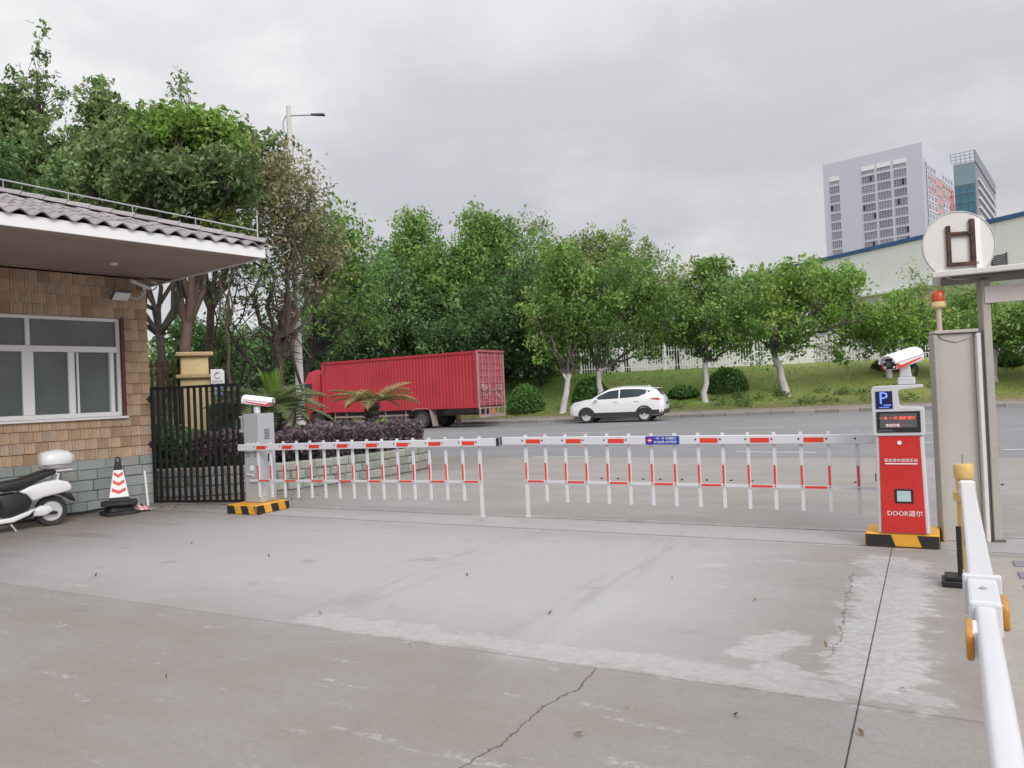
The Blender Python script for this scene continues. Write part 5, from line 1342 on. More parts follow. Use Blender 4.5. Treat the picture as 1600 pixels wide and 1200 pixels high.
cab_ = MB().prism(cabp, 'y', -1.08, 1.08).build('cab', M['truck_red'], tr, bevel=.06, seg=2, smooth=40)
MB().prism([(10.6, 1.75), (11.7, 1.75), (11.42, 2.5), (10.6, 2.5)], 'y', 1.082, 1.09).prism([(10.6, 1.75), (11.7, 1.75), (11.42, 2.5), (10.6, 2.5)], 'y', -1.09, -1.082).build('side_window', M['car_glass'], cab_)
MB().add([(11.60, -.95, 2.55), (11.60, .95, 2.55), (11.88, 1.0, 1.75), (11.88, -1.0, 1.75)], [(0, 1, 2, 3)]).build('windscreen', M['car_glass'], cab_)
MB().prism([(10.25, 3.10), (10.25, 3.22), (10.5, 3.22), (11.0, 3.10)], 'y', -.9, .9).build('wind_deflector', M['truck_red'], cab_, bevel=.04)
for s in (1, -1): MB().tube([(11.6, s * 1.08, 2.3), (11.8, s * 1.3, 2.3)], .02, 6).box((11.8, s * 1.32, 2.1), (.08, .18, .45)).build('mirror', M['black'], cab_)

# ================================================================== WHITE CAR
hC = Vector((-.94, .34, 0)).normalized(); lC = Vector((-hC.y, hC.x, 0))
cr_ = thing('parked_car', 'white compact crossover car with dark sills parked at the far kerb', 'car', Vector((4.88, 35.5, 0)), math.atan2(hC.y, hC.x))
ST_ = [(2.20, .46, .60, .68, .50, .44), (2.13, .30, .74, .82, .72, .64), (1.93, .25, .88, .95, .84, .74), (1.5, .24, .965, 1.035, .895, .76), (1.12, .24, 1.0, 1.09, .905, .74), (.72, .24, 1.02, 1.33, .91, .66), (.30, .24, 1.03, 1.51, .91, .62), (-.3, .24, 1.05, 1.585, .91, .61), (-.9, .24, 1.08, 1.575, .91, .60), (-1.45, .24, 1.13, 1.53, .905, .575), (-1.84, .26, 1.14, 1.455, .89, .54), (-2.04, .30, 1.09, 1.23, .86, .58), (-2.18, .40, .86, 1.03, .78, .60), (-2.23, .50, .68, .82, .62, .50)]
xs_ = np.array([s[0] for s in ST_])[::-1]; SA = np.array(ST_)[::-1]
def stn(x): return [float(np.interp(x, xs_, SA[:, i])) for i in range(1, 6)]
def ring(x):
    zl, zbt, zt, w_, wr = stn(x)
    return [(0, zl), (w_ * .80, zl), (w_ * .97, zl + .10), (w_, zl + (zbt - zl) * .45), (w_ * .99, zl + (zbt - zl) * .8), (w_ * .955, zbt), (wr + (w_ * .955 - wr) * .45, zbt + (zt - .05 - zbt) * .55), (wr, zt - .05), (wr * .90, zt - .008), (wr * .5, zt + .012), (0, zt + .016)]
def side_y(x, z):
    r_ = ring(x)[2:8]; return float(np.interp(z, [p[1] for p in r_], [p[0] for p in r_]))
mb = MB(); XS = sorted(set(list(xs_) + list(np.linspace(-2.2, 2.18, 34)))); nr = 11
for x in XS:
    rg = ring(x); full = rg + [(-y, z) for y, z in rg[-2:0:-1]]
    mb.v += [(x, y, z) for y, z in full]
N_ = 20
for i in range(len(XS) - 1):
    for j in range(N_): q = (j + 1) % N_; mb.f.append((i * N_ + j, i * N_ + q, (i + 1) * N_ + q, (i + 1) * N_ + j))
mb.f.append(tuple(range(N_))); mb.f.append(tuple(range((len(XS) - 1) * N_, len(XS) * N_)))
body = mb.build('body', M['car_white'], cr_, smooth=38)
def patch(name, pts, mt, parent, off=.006, both=True):
    """pts: list of (x, z_low, z_high); a skin that follows the body side"""
    for s in ((1, -1) if both else (1,)):
        q = MB(); 
        for x, z0_, z1_ in pts:
            for k in range(4): z = z0_ + (z1_ - z0_) * k / 3; q.v.append((x, s * (side_y(x, z) + off), z))
        for i in range(len(pts) - 1):
            for k in range(3): a = i * 4 + k; q.f.append((a, a + 1, a + 5, a + 4))
        q.build(name, mt, parent)
bl = lambda x: stn(x)[1]; tp = lambda x: stn(x)[2]
patch('front_window', [(x, bl(x) + .03, max(bl(x) + .035, tp(x) - .10)) for x in (.93, .72, .5, .3, .05, -.18)], M['car_glass'], body)
patch('rear_window', [(x, bl(x) + .03 + max(0, -x - 1.15) * .38, max(bl(x) + .035, tp(x) - .10 - max(0, -x - 1.3) * .12)) for x in (-.24, -.5, -.8, -1.1, -1.35, -1.55, -1.66)], M['car_glass'], body)
patch('front_door', [(x, .46, bl(x) - .01) for x in (.95, .7, .4, .1, -.19)], M['car_white'], body, .004)
patch('rear_door', [(x, .46 + max(0, -x - .75) * .7, bl(x) - .01) for x in (-.22, -.5, -.75, -1.0, -1.12)], M['car_white'], body, .004)
patch('sill_cladding', [(x, .27, .455) for x in (1.02, .6, .2, -.2, -.6, -1.0)], M['clad'], body, .008)
patch('bumper_cladding', [(x, .31, .52) for x in (-1.68, -1.8, -1.95, -2.1)], M['clad'], body, .008)
MB().box((-2.17, 0, .44), (.12, 1.4, .22)).build('rear_bumper', M['clad'], body, bevel=.02)
patch('headlamp', [(2.02, .80, .84), (1.9, .78, .88), (1.75, .82, .90), (1.6, .88, .91)], M['grey_light'], body, .008)
patch('tail_lamp', [(-1.62, 1.00, 1.03), (-1.85, .96, 1.04), (-2.0, .93, 1.04), (-2.08, .92, 1.02)], mat('tail_lamp', (.42, .05, .05), .25), body, .008)
q = MB().add([(-1.87, -.47, 1.44), (-1.87, .47, 1.44), (-2.075, .56, 1.17), (-2.075, -.56, 1.17)], [(0, 1, 2, 3)]); q.v = [(x - .012, y, z + .012) for x, y, z in q.v]; q.build('rear_glass', M['car_glass'], body)
q = MB().add([(1.10, -.70, 1.11), (1.10, .70, 1.11), (.34, .56, 1.525), (.34, -.56, 1.525)], [(0, 1, 2, 3)]); q.v = [(x + .02, y, z + .015) for x, y, z in q.v]; q.build('windscreen', M['car_glass'], body)
MB().prism([(-1.72, 1.50), (-1.98, 1.49), (-1.98, 1.46), (-1.74, 1.45)], 'y', -.55, .55).build('spoiler', M['car_white'], body, bevel=.008)
MB().box((-2.235, 0, .80), (.02, .46, .13)).build('number_plate', M['blue'], body)
for s in (1, -1):
    MB().box((.82, s * 1.0, 1.06), (.16, .18, .12)).build('mirror', M['car_white'], body, bevel=.03)
    for x in (-.05, -1.0): MB().box((x, s * (side_y(x, .93) + .018), .93), (.18, .03, .028)).build('door_handle', M['grey_light'], body)
    MB().tube([(.2, s * .60, 1.53), (-.4, s * .60, 1.615), (-1.3, s * .57, 1.585), (-1.5, s * .565, 1.54)], .016, 6).build('roof_rail', M['silver'], body)
    for x in (1.32, -1.33):
        ar_ = MB(); n = 14
        for i in range(n):
            a0 = math.pi * i / n; a1 = math.pi * (i + 1) / n; c0 = (x + .40 * math.cos(a0), .33 + .40 * math.sin(a0)); c1 = (x + .40 * math.cos(a1), .33 + .40 * math.sin(a1)); d0 = (x + .335 * math.cos(a0), .33 + .335 * math.sin(a0)); d1 = (x + .335 * math.cos(a1), .33 + .335 * math.sin(a1))
            yv = lambda p: s * (side_y(p[0], max(p[1], .30)) + .010)
            ar_.add([(c0[0], yv(c0), c0[1]), (c1[0], yv(c1), c1[1]), (d1[0], yv(d1), d1[1]), (d0[0], yv(d0), d0[1])], [(0, 1, 2, 3)])
        for i in range(n):
            a0 = math.pi * i / n; a1 = math.pi * (i + 1) / n
            ar_.add([(x, s * .895, .33), (x + .335 * math.cos(a0), s * .905, .33 + .335 * math.sin(a0)), (x + .335 * math.cos(a1), s * .905, .33 + .335 * math.sin(a1))], [(0, 1, 2)])
        ar_.build('wheel_arch', M['clad'], body)
        wheel(cr_, x, .33, .33, .22, s * .815, 7, rm_=M['silver'])
MB().lathe([(.03, 0), (.015, .05), (.004, .09)], 8, c=(-1.45, 0, 1.56)).build('aerial', M['car_white'], body)
MB().box((0, 0, .27), (3.9, 1.4, .12)).build('underbody', M['black'], cr_)

# ================================================================== PLANTER
pln = thing('planter', 'raised planter with a curved grey-green stone block wall', 'planter', (0, 0, 0))
PP = [Vector(p) for p in ((-9.6, 13.6, 0), (-7.5, 13.25, 0), (-5.3, 12.95, 0), (-4.02, 13.25, 0), (-3.06, 14.3, 0), (-2.35, 15.35, 0), (-1.9, 16.3, 0), (-1.95, 17.0, 0), (-2.6, 17.7, 0), (-4.0, 18.3, 0), (-6.5, 19.6, 0))]
PW = resample(smooth_poly(PP, 2), .05)
cum_p = [0]
for a, b in zip(PW, PW[1:]): cum_p.append(cum_p[-1] + (b - a).length)
def pat(s):
    s = max(0, min(s, cum_p[-1] - 1e-4)); i = int(np.searchsorted(cum_p, s)) or 1
    a, b = PW[i - 1], PW[i]; f = (s - cum_p[i - 1]) / (cum_p[i] - cum_p[i - 1]); return a.lerp(b, f), (b - a).normalized()
rr = random.Random(21); PB_ = {}
zz = 0
for r_, h in enumerate((.17, .16, .155)):
    s = 0 if r_ % 2 else -.15
    while s < cum_p[-1] - .2:
        wd = rr.choice((.17, .22, .27, .33, .40)); p_, d_ = pat(s + wd / 2)
        if p_.y < 17.9:
            k = (wd, h, rr.choice((.0, .015, .03)))
            if k not in PB_: PB_[k] = MB().box((0, -.0, h / 2), (wd - .010, .20 + k[2], h - .008)).mesh('block', bevel=.022)
            link('block', PB_[k], M['planter'], pln, loc=(p_.x, p_.y, zz), rot=(rr.uniform(-.03, .03), rr.uniform(-.03, .03), math.atan2(d_.y, d_.x) + rr.uniform(-.02, .02)))
        s += wd
    zz += h
core = MB(); inn = [p for p in PW[::4]]
for i in range(len(inn) - 1): core.bar(inn[i] + Vector((0, 0, .235)), inn[i + 1] + Vector((0, 0, .235)), .15, .47)
core.build('mortar_core', M['kerb'], pln)
bedp = [(p.x, p.y, .40) for p in PW[::6]] + [(-12, 19.8, .40), (-13, 14, .40)]
MB().add(bedp, [tuple(range(len(bedp)))]).build('soil_bed', M['soil'], pln)
# clipped purple hedge along the wall
rng = np.random.default_rng(77)
hp = []; ht_ = []
s0_, s1_ = cum_p[-1] * .27, cum_p[-1] * .83
n = 26000
for _ in range(n):
    s = rng.uniform(s0_, s1_); p_, d_ = pat(s); nrm = Vector((d_.y, -d_.x, 0))
    if nrm.x * (p_.x + 6) + nrm.y * (p_.y - 17) > 0: nrm = -nrm
    o_ = rng.uniform(.02, .95); top = 1.02 + .05 * math.sin(s * 3.1) + .035 * math.sin(s * 7.7 + o_ * 5); z = .42 + (top - .42) * rng.uniform() ** .55
    if min(o_, .95 - o_) > .16 and top - z > .16: 
        if rng.uniform() < .75: continue
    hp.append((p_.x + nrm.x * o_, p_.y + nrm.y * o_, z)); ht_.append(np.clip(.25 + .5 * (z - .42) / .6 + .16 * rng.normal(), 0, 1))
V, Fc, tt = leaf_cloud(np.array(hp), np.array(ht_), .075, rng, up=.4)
hg = thing('purple_hedge', 'low clipped hedge of purple-brown leaves along the curved stone planter', 'hedge', (0, 0, 0))
link('foliage', np_mesh('foliage', V, Fc, tt), L['purple'], hg)
hs_ = MB()
for k in range(140):
    s = rng.uniform(s0_, s1_); p_, d_ = pat(s); nrm = Vector((d_.y, -d_.x, 0)); 
    if nrm.x * (p_.x + 6) + nrm.y * (p_.y - 17) > 0: nrm = -nrm
    q = p_ + nrm * rng.uniform(.15, .8); hs_.tube([(q.x, q.y, .38), (q.x + rng.normal() * .06, q.y + rng.normal() * .06, .95)], [.012, .005], 4, False)
hs_.build('stem', M['bark_dark'], hg)['kind'] = 'stuff'
for (u, v, Y), r, lab, lf, sd in (((466, 690, 14.6), (.36, .36, .30), 'yellow-green variegated shrub in the hedge next to the street lamp', 'hedge_g', 1), ((596, 686, 15.7), (.27, .27, .30), 'bright green shrub in the hedge under the pale palm', 'bright', 2)):
    c = at(u, v, Y); shrub('hedge_shrub', lab, (c.x, c.y, .70), (r[0], r[1], r[2] + .10), L[lf], sd, n=1500, size=.085)
for (x, y, z), r, lab, lf, sd in (((-5.9, 13.9, .4), (.7, .55, .75), 'green leafy bush behind the bars of the black gate, beside the wall', 'shrub', 3), ((-5.0, 14.1, .4), (.75, .6, .60), 'variegated pale green bush seen through the middle of the black gate', 'hedge_g', 4), ((-6.6, 14.0, .4), (.6, .55, 1.0), 'dark tall bush between the guard house corner and the rusty fence', 'dark', 5), ((-4.25, 14.6, .4), (.5, .5, .5), 'dark low bush behind the grey barrier cabinet', 'dark', 6)):
    shrub('planter_bush', lab, (x, y, z), r, L[lf], sd, n=2600, size=.085)

# ------------------------------------------------------------------ sago palms
def frond_mesh(Ln, seed, droop):
    rng = np.random.default_rng(seed); V = []; F_ = []; T_ = []
    n = 34; pts = []
    for i in range(n + 1):
        t_ = i / n; pts.append(np.array((Ln * (t_ - .12 * droop * t_ ** 2), 0, Ln * (.34 * t_ - droop * t_ ** 2))))
    mb = MB(); mb.tube(pts[::3] + [pts[-1]], [.012] * (len(pts[::3])) + [.003], 4, False)
    k = len(mb.v); V = [np.array(q) for q in mb.v]; F_ = [f for f in mb.f]; T_ = [.55] * k
    for i in range(3, n):
        t_ = i / n; d = pts[min(i + 1, n)] - pts[i - 1]; d /= np.linalg.norm(d); up = np.array((-d[2], 0, d[0])); ln = .26 * Ln * (math.sin(math.pi * min(1, .16 + t_ * .90)) ** .7 + .05); w_ = .011 * Ln
        for s in (-1, 1):
            q = d * .55 + np.array((0, s, 0)) * .85 + up * (.28 - .1 * t_); q /= np.linalg.norm(q); q = q + rng.normal(size=3) * .05
            tip = pts[i] + q * ln - np.array((0, 0, ln * .10)); b0 = pts[i] - d * w_; b1 = pts[i] + d * w_; m0 = pts[i] + q * ln * .55 - d * w_ * .7 + up * .008; m1 = pts[i] + q * ln * .55 + d * w_ * .7 + up * .008
            k = len(V); V += [b0, b1, m1, m0, tip]; F_ += [(k, k + 1, k + 2, k + 3), (k + 3, k + 2, k + 4)]; tt_ = float(np.clip(.5 + .15 * rng.normal(), 0, 1)); T_ += [tt_] * 5
    me = bpy.data.meshes.new('frond'); me.from_pydata([tuple(map(float, q)) for q in V], [], F_); me.update()
    a = me.attributes.new('tint', 'FLOAT', 'POINT'); a.data.foreach_set('value', np.array(T_, np.float32)); return me
def palm(label, base, th_, tr_, fl_, nf, lf, seed, elev=(.05, .75), droop=.5, trunk_mat=None, fresh=0):
    rng = np.random.default_rng(seed); root = thing('sago_palm', label, 'palm', base, 0, 'sago palms in the planter')
    tb = MB(); prof = []; n = 14
    for i in range(n):
        z = th_ * i / n; prof += [(tr_ * (1.08 if i % 2 else .92), z), (tr_ * (1.0 if i % 2 else 1.1), z + th_ / n * .5)]
    prof.append((tr_ * .5, th_ + .05)); tb.lathe(prof, 14)
    for k in range(60):
        a = rng.uniform(0, 6.28); z = rng.uniform(.05, th_); tb.bar((tr_ * .9 * math.cos(a), tr_ * .9 * math.sin(a), z), (tr_ * 1.35 * math.cos(a), tr_ * 1.35 * math.sin(a), z + .05), .035, .02)
    tb.build('trunk', trunk_mat or M['bark_dark'], root)
    vs = [frond_mesh(fl_, seed * 10 + i, droop * (.8 + .2 * i)) for i in range(4)]
    for m_ in vs: m_.materials.append(lf)
    fm = frond_mesh(fl_ * .62, seed * 10 + 9, .15); fm.materials.append(L['palm_g'])
    for i in range(nf):
        a = 2.399 * i + rng.normal() * .15; el = elev[0] + (elev[1] - elev[0]) * (i / nf); fr_ = i >= nf - fresh
        o = link('frond', fm if fr_ else vs[i % 4], None, root, loc=(tr_ * .35 * math.cos(a), tr_ * .35 * math.sin(a), th_), rot=(rng.normal() * .12, -(1.05 + .2 * rng.uniform() if fr_ else el), a))
        k = rng.uniform(.85, 1.1); o.scale = (k, k, k)
        if fr_: o['label'] = 'fresh upright light green frond'
    return root
c1 = at(428, 635, 15.0); palm('large sago palm with wide grey-green fronds behind the barrier cabinet', (c1.x, c1.y, .40), max(.3, c1.z - .42), .15, 1.25, 34, L['palm'], 3, (-.25, .75), .52, fresh=6)
c2 = at(581, 628, 16.4); palm('pale yellowish sago palm on a stout dark trunk in front of the truck', (c2.x, c2.y, .40), c2.z - .40, .145, .98, 17, L['palm_y'], 5, (-.12, .42), .38)

# ================================================================== TREES
def gpt(u, Y, v=640):
    p = at(u, v, Y); return (p.x, p.y, ground_z(p.x, p.y))
def cr_px(u0, u1, v0, v1, Y, dy=1.0, wgt=1):
    c = at((u0 + u1) / 2, (v0 + v1) / 2, Y); a = at(u0, (v0 + v1) / 2, Y); b = at(u1, (v0 + v1) / 2, Y); t_ = at((u0 + u1) / 2, v0, Y); d = at((u0 + u1) / 2, v1, Y)
    rx = (b.x - a.x) / 2; return (tuple(c), (rx, rx * dy, (t_.z - d.z) / 2), wgt)
GS = 'street trees with whitened trunks along the far kerb'
# street row: trunk base (u, Y), crown boxes
tree('street_tree', 'whitened street tree with a low fork just left of the white car', gpt(879, 40.2), [cr_px(815, 945, 415, 560, 40.2, 1), cr_px(840, 930, 390, 470, 40.2, 1, .5)], L['street'], M['limed'], 1, .17, 1.75, (.35, 0), 75, 130, .20, .62, 7, group=GS)
tree('street_tree', 'whitened street tree with spreading limbs directly behind the white car', gpt(935, 40.8), [cr_px(890, 1060, 430, 560, 40.8), cr_px(930, 1040, 395, 470, 40.8, 1, .5)], L['street'], M['limed'], 2, .17, 1.9, (.1, .1), 85, 130, .20, .62, 8, group=GS)
tree('street_tree', 'slim whitened street tree with a pointed crown right of the white car', gpt(1103, 39.6), [cr_px(1040, 1190, 440, 560, 39.6), cr_px(1085, 1130, 405, 460, 39.6, 1, .25)], L['street'], M['limed'], 3, .15, 2.2, (.15, 0), 95, 130, .20, .6, 7, group=GS)
tree('street_tree', 'leaning whitened street tree with a wide yellow-green crown', gpt(1231, 39.3), [cr_px(1150, 1345, 430, 555, 39.3), cr_px(1200, 1330, 415, 470, 39.3, 1, .6)], L['street_y'], M['limed'], 4, .19, 2.3, (-.55, .1), 110, 130, .20, .65, 8, group=GS)
tree('street_tree', 'round-headed whitened street tree behind the red kiosk', gpt(1392, 40.2), [cr_px(1305, 1485, 468, 555, 40.2)], L['street_y'], M['limed'], 5, .15, 2.3, (-.3, .2), 80, 130, .20, .6, 8, group=GS)
tree('street_tree', 'whitened street tree standing right of the beige gate post', gpt(1556, 37.6), [cr_px(1500, 1650, 478, 555, 37.6)], L['street'], M['limed'], 6, .16, 2.1, (.12, .1), 75, 130, .19, .55, 8, group=GS)
tree('street_tree', 'whitened street tree at the right edge of the row', gpt(1705, 35), [cr_px(1620, 1790, 460, 550, 35)], L['street_y'], M['limed'], 7, .16, 2.1, (.1, 0), 70, 110, .19, .6, 7, group=GS)
# dark trees behind, on and beyond the bank
GB = 'taller trees behind the street row'
tree('bank_tree', 'dark tree with a thin stem between the truck and the first whitened trunk', gpt(848, 46), [cr_px(780, 900, 410, 560, 46)], L['dark'], M['bark_dark'], 11, .10, 3.2, (0, 0), 85, 130, .22, .7, 7, group=GB)
tree('bank_tree', 'broad green tree rising behind the rear of the truck', gpt(775, 50), [cr_px(690, 860, 350, 560, 50), cr_px(725, 800, 335, 420, 50, 1, .3)], L['street'], M['bark_dark'], 12, .22, 3.0, (0, 0), 150, 140, .24, .85, 10, group=GB)
tree('bank_tree', 'yellow-green tree top above the left of the white car', gpt(900, 52), [cr_px(830, 985, 378, 520, 52), cr_px(880, 960, 368, 430, 52, 1, .3)], L['yellow'], M['bark'], 13, .2, 4, (0, 0), 130, 110, .22, .8, 9, group=GB)
tree('bank_tree', 'loose pale tree with a spindly leading shoot behind the white car', gpt(985, 53), [cr_px(930, 1060, 392, 520, 53), cr_px(952, 985, 352, 420, 53, .6, .14)], L['yellow'], M['bark'], 14, .16, 3.6, (0, 0), 105, 80, .20, .75, 9, group=GB)
tree('bank_tree', 'thin-leaved tree whose sparse top stands above the others over the truck', gpt(826, 54), [cr_px(795, 870, 332, 440, 54), cr_px(780, 880, 400, 520, 54)], L['olive'], M['bark'], 15, .16, 4.4, (0, 0), 60, 60, .20, .8, 8, group=GB)
tree('bank_tree', 'mid green tree over the middle of the truck', gpt(650, 50), [cr_px(565, 725, 365, 560, 50), cr_px(620, 680, 335, 420, 50, 1, .25)], L['street'], M['bark_dark'], 16, .2, 3.0, (0, 0), 140, 130, .24, .85, 9, group=GB)
tree('bank_tree', 'dark dense tree above the front half of the truck', gpt(570, 47), [cr_px(480, 650, 400, 590, 47)], L['dark'], M['bark_dark'], 17, .2, 2.4, (0, 0), 130, 140, .24, .9, 9, group=GB)
tree('bank_tree', 'dark low-hanging tree over the rear end of the truck', gpt(735, 46), [cr_px(660, 830, 460, 590, 46)], L['dark'], M['bark_dark'], 18, .2, 2.2, (0, 0), 110, 140, .24, .9, 9, group=GB)
tree('bank_tree', 'green tree between the slim street tree and the white car', gpt(1062, 50), [cr_px(1000, 1115, 432, 560, 50)], L['yellow'], M['bark_dark'], 19, .14, 2.4, (0, 0), 90, 120, .22, .75, 8, group=GB)
tree('bank_tree', 'small bright tree behind the yellow-green leaning tree', gpt(1180, 52), [cr_px(1100, 1240, 428, 560, 52)], L['street'], M['bark_dark'], 20, .14, 2.4, (0, 0), 110, 120, .22, .75, 8, group=GB)
tree('bank_tree', 'wispy tree between the kiosk and the warehouse wall', gpt(1450, 56), [cr_px(1395, 1500, 420, 520, 56)], L['yellow'], M['bark'], 21, .14, 2.6, (0, 0), 45, 45, .22, .75, 7, group=GB)
tree('bank_tree', 'green tree behind the orange beacon', gpt(1520, 54), [cr_px(1460, 1560, 450, 540, 54)], L['street'], M['bark_dark'], 22, .14, 2.0, (0, 0), 70, 110, .22, .75, 7, group=GB)
tree('bank_tree', 'mid green tree filling the gap between two taller crowns over the truck', gpt(712, 49), [cr_px(660, 770, 385, 540, 49)], L['street'], M['bark_dark'], 25, .16, 3.0, (0, 0), 110, 130, .24, .8, 8, group=GB)
tree('bank_tree', 'far dark tree behind the cab of the truck', gpt(500, 56), [cr_px(420, 580, 455, 620, 56)], L['dark'], M['bark_dark'], 23, .2, 2.4, (0, 0), 120, 120, .26, 1.0, 8, group=GB)
tree('bank_tree', 'dark tree filling the gap under the canopy left of the lamp', gpt(400, 52), [cr_px(330, 470, 520, 640, 52)], L['dark'], M['bark_dark'], 24, .2, 2.4, (0, 0), 100, 120, .26, 1.0, 8, group=GB)
# left-hand mass, this side of the road
GLT = 'tall trees behind the guard house'
X = lambda u, Y: at(u, 640, Y).x
tree('roadside_tree', 'tallest tree with a thin leading shoot above the guard house roof', (X(70, 27), 27, 0), [cr_px(-120, 120, 205, 420, 27, 1, 1), cr_px(60, 200, 225, 420, 27, 1, .8), cr_px(54, 74, 40, 190, 27, 1, .06), cr_px(10, 45, 105, 190, 27, 1, .06), cr_px(84, 100, 100, 190, 27, 1, .03), cr_px(-40, 60, 150, 230, 27, 1, .35), cr_px(130, 180, 145, 215, 27, 1, .10)], L['olive'], M['bark'], 31, .22, 4.2, (.3, 0), 380, 120, .20, .50, 16, group=GLT)
tree('roadside_tree', 'rounded tree with a fresh light green crown above the end of the roof', (X(278, 17.6), 17.6, .35), [cr_px(235, 375, 195, 255, 18.6, 1, 1), cr_px(215, 300, 190, 240, 18.6, 1, .5)], L['bright'], M['bark_red'], 32, .145, 3.1, (.22, .2), 90, 130, .15, .36, 8, group=GLT)
tree('roadside_tree', 'dark large-leaved tree hanging over the end of the tiled roof', (X(250, 17.0), 17.0, .3), [cr_px(190, 390, 255, 325, 17.2, .8, 1), cr_px(140, 260, 225, 320, 18.5, .8, .7)], L['olive'], M['bark_dark'], 42, .10, 2.9, (0, .1), 150, 120, .15, .36, 10, group=GLT)
tree('roadside_tree', 'dark tree between the light green crown and the roof ridge', (X(190, 24), 24, 0), [cr_px(90, 260, 215, 400, 24, .8, 1), cr_px(190, 250, 185, 240, 24, .8, .2)], L['olive'], M['bark_dark'], 33, .2, 3.6, (0, 0), 200, 130, .19, .55, 12, group=GLT)
tree('roadside_tree', 'feathery tree with a bare-twigged top left of the street lamp', (X(330, 22), 22, .1), [cr_px(268, 300, 105, 200, 22, 1, .07), cr_px(330, 440, 215, 330, 22, 1, .6)], L['olive'], M['bark'], 34, .13, 4.2, (.1, 0), 85, 80, .15, .40, 9, group=GLT, bare=34)
tree('roadside_tree', 'brownish half-dry tree with bare twigs around the lamp pole', (X(432, 19.3), 19.3, .1), [cr_px(385, 500, 240, 410, 19.3, 1, 1), cr_px(440, 540, 330, 470, 20.3, 1, .5)], L['dry'], M['bark'], 35, .125, 2.5, (.1, .1), 170, 44, .11, .38, 8, group=GLT, bare=80)
tree('roadside_tree', 'many-stemmed bare tree with tangled branches behind the yellow pillar', (X(405, 19), 19, .2), [cr_px(300, 470, 340, 500, 19, 1, 1)], L['olive'], M['bark_dark'], 36, .062, 1.5, (0, 0), 60, 26, .12, .38, 10, group=GLT, bare=60, stems=6)
tree('roadside_tree', 'leafy tree with slender dark stems right of the street lamp', (X(452, 26), 26, 0), [cr_px(470, 575, 325, 450, 26, 1, 1), cr_px(480, 620, 420, 545, 26, 1, .6)], L['street'], M['bark_dark'], 37, .12, 3.2, (.9, 0), 110, 60, .16, .50, 10, group=GLT, bare=15)
tree('roadside_tree', 'green leafy tree low behind the yellow pillar', (X(318, 24), 24, 0), [cr_px(270, 375, 505, 600, 24, 1, 1)], L['shrub'], M['bark_dark'], 39, .1, 1.2, (0, 0), 50, 110, .16, .45, 7, group=GLT)
tree('roadside_tree', 'far pale tree seen through the bare stems', (X(330, 60), 60, 0), [cr_px(230, 430, 515, 630, 60, 1, 1)], L['olive'], M['bark'], 40, .2, 2.4, (0, 0), 90, 120, .30, 1.0, 8, group=GLT)
tree('roadside_tree', 'tall dark tree at the left picture edge over the roof', (X(-60, 22), 22, 0), [cr_px(-260, 40, 190, 400, 22, .8, 1)], L['dark'], M['bark_dark'], 41, .2, 3.6, (0, 0), 170, 130, .18, .5, 10, group=GLT)
tree('sapling', 'yellow-green leafy sapling rising behind the roof corner', (X(362, 17.5), 17.5, .3), [cr_px(322, 378, 335, 385, 17.5, 1, 1)], L['yellow'], M['bark'], 43, .045, 3.0, (-.05, 0), 22, 80, .12, .26, 5)
# dense undergrowth, its dark leaf colour standing in for shade below the far trees
def thicket(name, box, n, size, lf, seed):
    rng = np.random.default_rng(seed); P = []
    (x0, x1), (o0, o1), h = box
    i0 = [i for i, p in enumerate(KS) if x0 < p.x < x1]
    for _ in range(n):
        i = i0[rng.integers(len(i0))]; o_ = rng.uniform(o0, o1); q = KS[i] + KN[i] * o_; hh = h * (.75 + .25 * math.sin(q.x * .9) + .2 * math.sin(q.x * 2.3 + o_))
        P.append((q.x + rng.normal() * .4, q.y, float(np.interp(o_, [p[0] for p in PROF], [p[1] for p in PROF])) + hh * rng.uniform() ** .8))
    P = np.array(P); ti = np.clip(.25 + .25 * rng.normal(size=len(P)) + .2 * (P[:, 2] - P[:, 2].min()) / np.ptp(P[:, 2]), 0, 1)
    V, Fc, tt = leaf_cloud(P, ti, size, rng); o = link(name, np_mesh(name, V, Fc, tt), lf); o['kind'] = 'stuff'; return o
thicket('undergrowth', ((-22, -1.5), (10, 19), 4.2), 42000, .26, L['dark'], 51)
thicket('undergrowth', ((-60, -18), (3, 16), 4.5), 26000, .32, L['dark'], 52)
# clipped round bushes on the bank
GBH = 'clipped round bushes on the grass bank'
for (u0, u1, v0, v1, Y), lab, sd in (((790, 850, 600, 652, 41.5), 'shaded round bush on the bank just right of the truck', 1), ((893, 952, 588, 632, 41.6), 'round bush with bright top behind the bonnet of the white car', 2), ((1104, 1170, 573, 632, 41.0), 'large clipped bush right of the slim whitened trunk', 3),
                                 ((1366, 1428, 578, 618, 42.0), 'round bush behind the camera of the red kiosk', 4), ((1556, 1602, 560, 615, 40.0), 'clipped bush right of the beige gate post', 5), ((1600, 1650, 560, 605, 41.0), 'bush at the right picture edge on the bank', 6), ((1042, 1092, 606, 648, 40.8), 'small loose bush behind the tail of the white car', 7)):
    c = at((u0 + u1) / 2, 600, Y); rx = (u1 - u0) / 2 * Y / FPX; top = at((u0 + u1) / 2, v0, Y).z; gz_ = ground_z(c.x, c.y)
    shrub('round_bush', lab, (c.x, c.y, gz_), (rx, rx * .9, max(.6, top - gz_)), L['shrub'], sd, n=4200, size=.14, group=GBH)
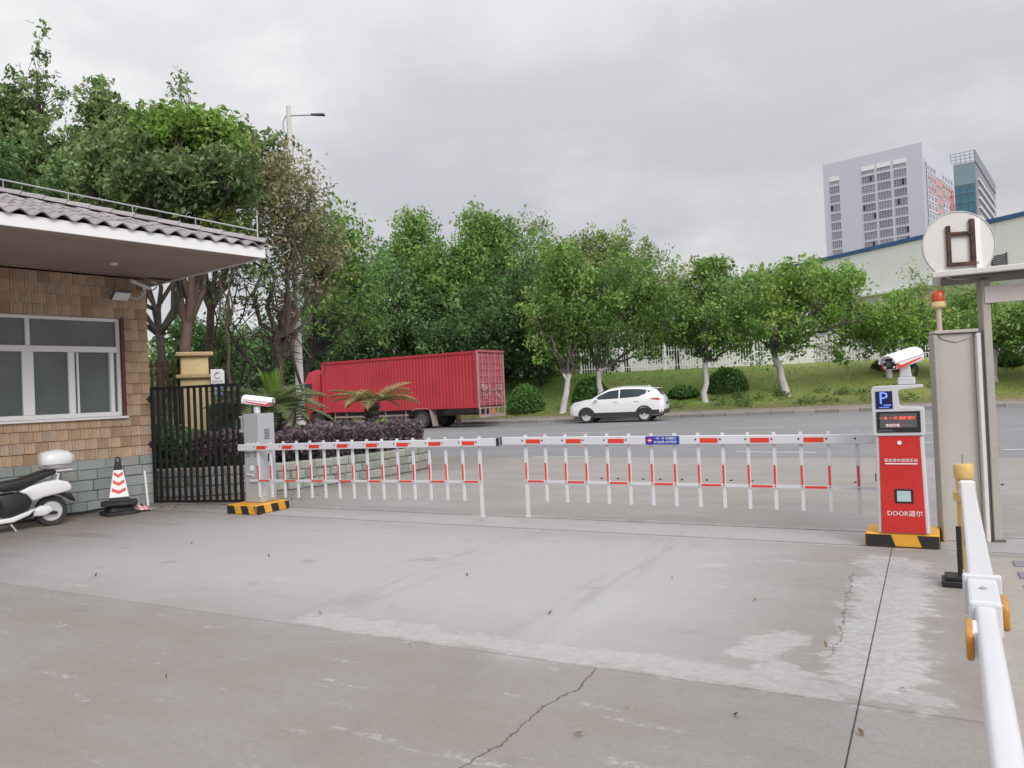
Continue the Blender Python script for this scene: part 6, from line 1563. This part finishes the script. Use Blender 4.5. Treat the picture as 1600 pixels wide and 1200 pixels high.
# weeds at the foot of the bank and grass blades over it
rng = np.random.default_rng(91); P = []; T_ = []
i0 = [i for i, p in enumerate(KS) if -6 < p.x < 44]
for _ in range(9000):
    i = i0[rng.integers(len(i0))]; o_ = 1.95 + 10 * rng.uniform() ** 1.3; q = KS[i] + KN[i] * o_; x_, y_ = q.x + rng.normal() * .5, q.y
    P.append((x_, y_, float(np.interp(o_, [p[0] for p in PROF], [p[1] for p in PROF])) + .03)); T_.append(np.clip(.30 + .25 * math.sin(x_ * .35 + o_) * math.sin(o_ * .8 + x_ * .13) + .012 * (x_ - 5) + .15 * rng.normal(), 0, 1))
V, Fc, tt = leaf_cloud(np.array(P), np.array(T_), .13, rng, up=.9, asp=.35)
o = link('grass', np_mesh('grass', V, Fc, tt), L['grass']); o['kind'] = 'stuff'
P = []; T_ = []
for k in range(60):
    cx = rng.uniform(6, 30); i = int(np.argmin(np.abs(KSa[:, 0] - cx))); o_ = rng.uniform(2.3, 4.6); q = KS[i] + KN[i] * o_; n = 60
    b_ = ball(n, rng, .2) * np.array((.5, .4, .22)); zz_ = float(np.interp(o_, [p[0] for p in PROF], [p[1] for p in PROF])) + .12
    P.append(b_ + np.array((q.x, q.y, zz_))); T_.append(np.clip(.45 + .2 * rng.normal(size=n), 0, 1))
V, Fc, tt = leaf_cloud(np.concatenate(P), np.concatenate(T_), .14, rng)
o = link('bank_weeds', np_mesh('bank_weeds', V, Fc, tt), L['olive']); o['kind'] = 'stuff'
# fallen leaves by the wall and planter foot
P = np.stack([rng.uniform(-6.6, -3.2, 160), rng.uniform(11.2, 13.0, 160), np.full(160, .012)], 1)
P = P[[i for i in range(160) if rng.uniform() < .8]]
V, Fc, tt = leaf_cloud(P, rng.uniform(0, 1, len(P)), .05, rng, up=3)
o = link('fallen_leaves', np_mesh('fallen_leaves', V, Fc, tt), L['litter']); o['kind'] = 'stuff'

P = np.array([tuple(on(u, v)[:2]) + (.014,) for u, v in ((1345, 1148), (1290, 1010), (1150, 1120), (980, 1110), (640, 1010), (500, 960), (260, 1060), (1180, 940), (860, 960), (1410, 1080), (730, 900), (420, 870), (1050, 905), (300, 850), (150, 900), (905, 1150))])
V, Fc, tt = leaf_cloud(P, rng.uniform(.2, 1, len(P)), .035, rng, up=4)
o = link('scattered_leaves', np_mesh('scattered_leaves', V, Fc, tt), L['litter']); o['kind'] = 'stuff'
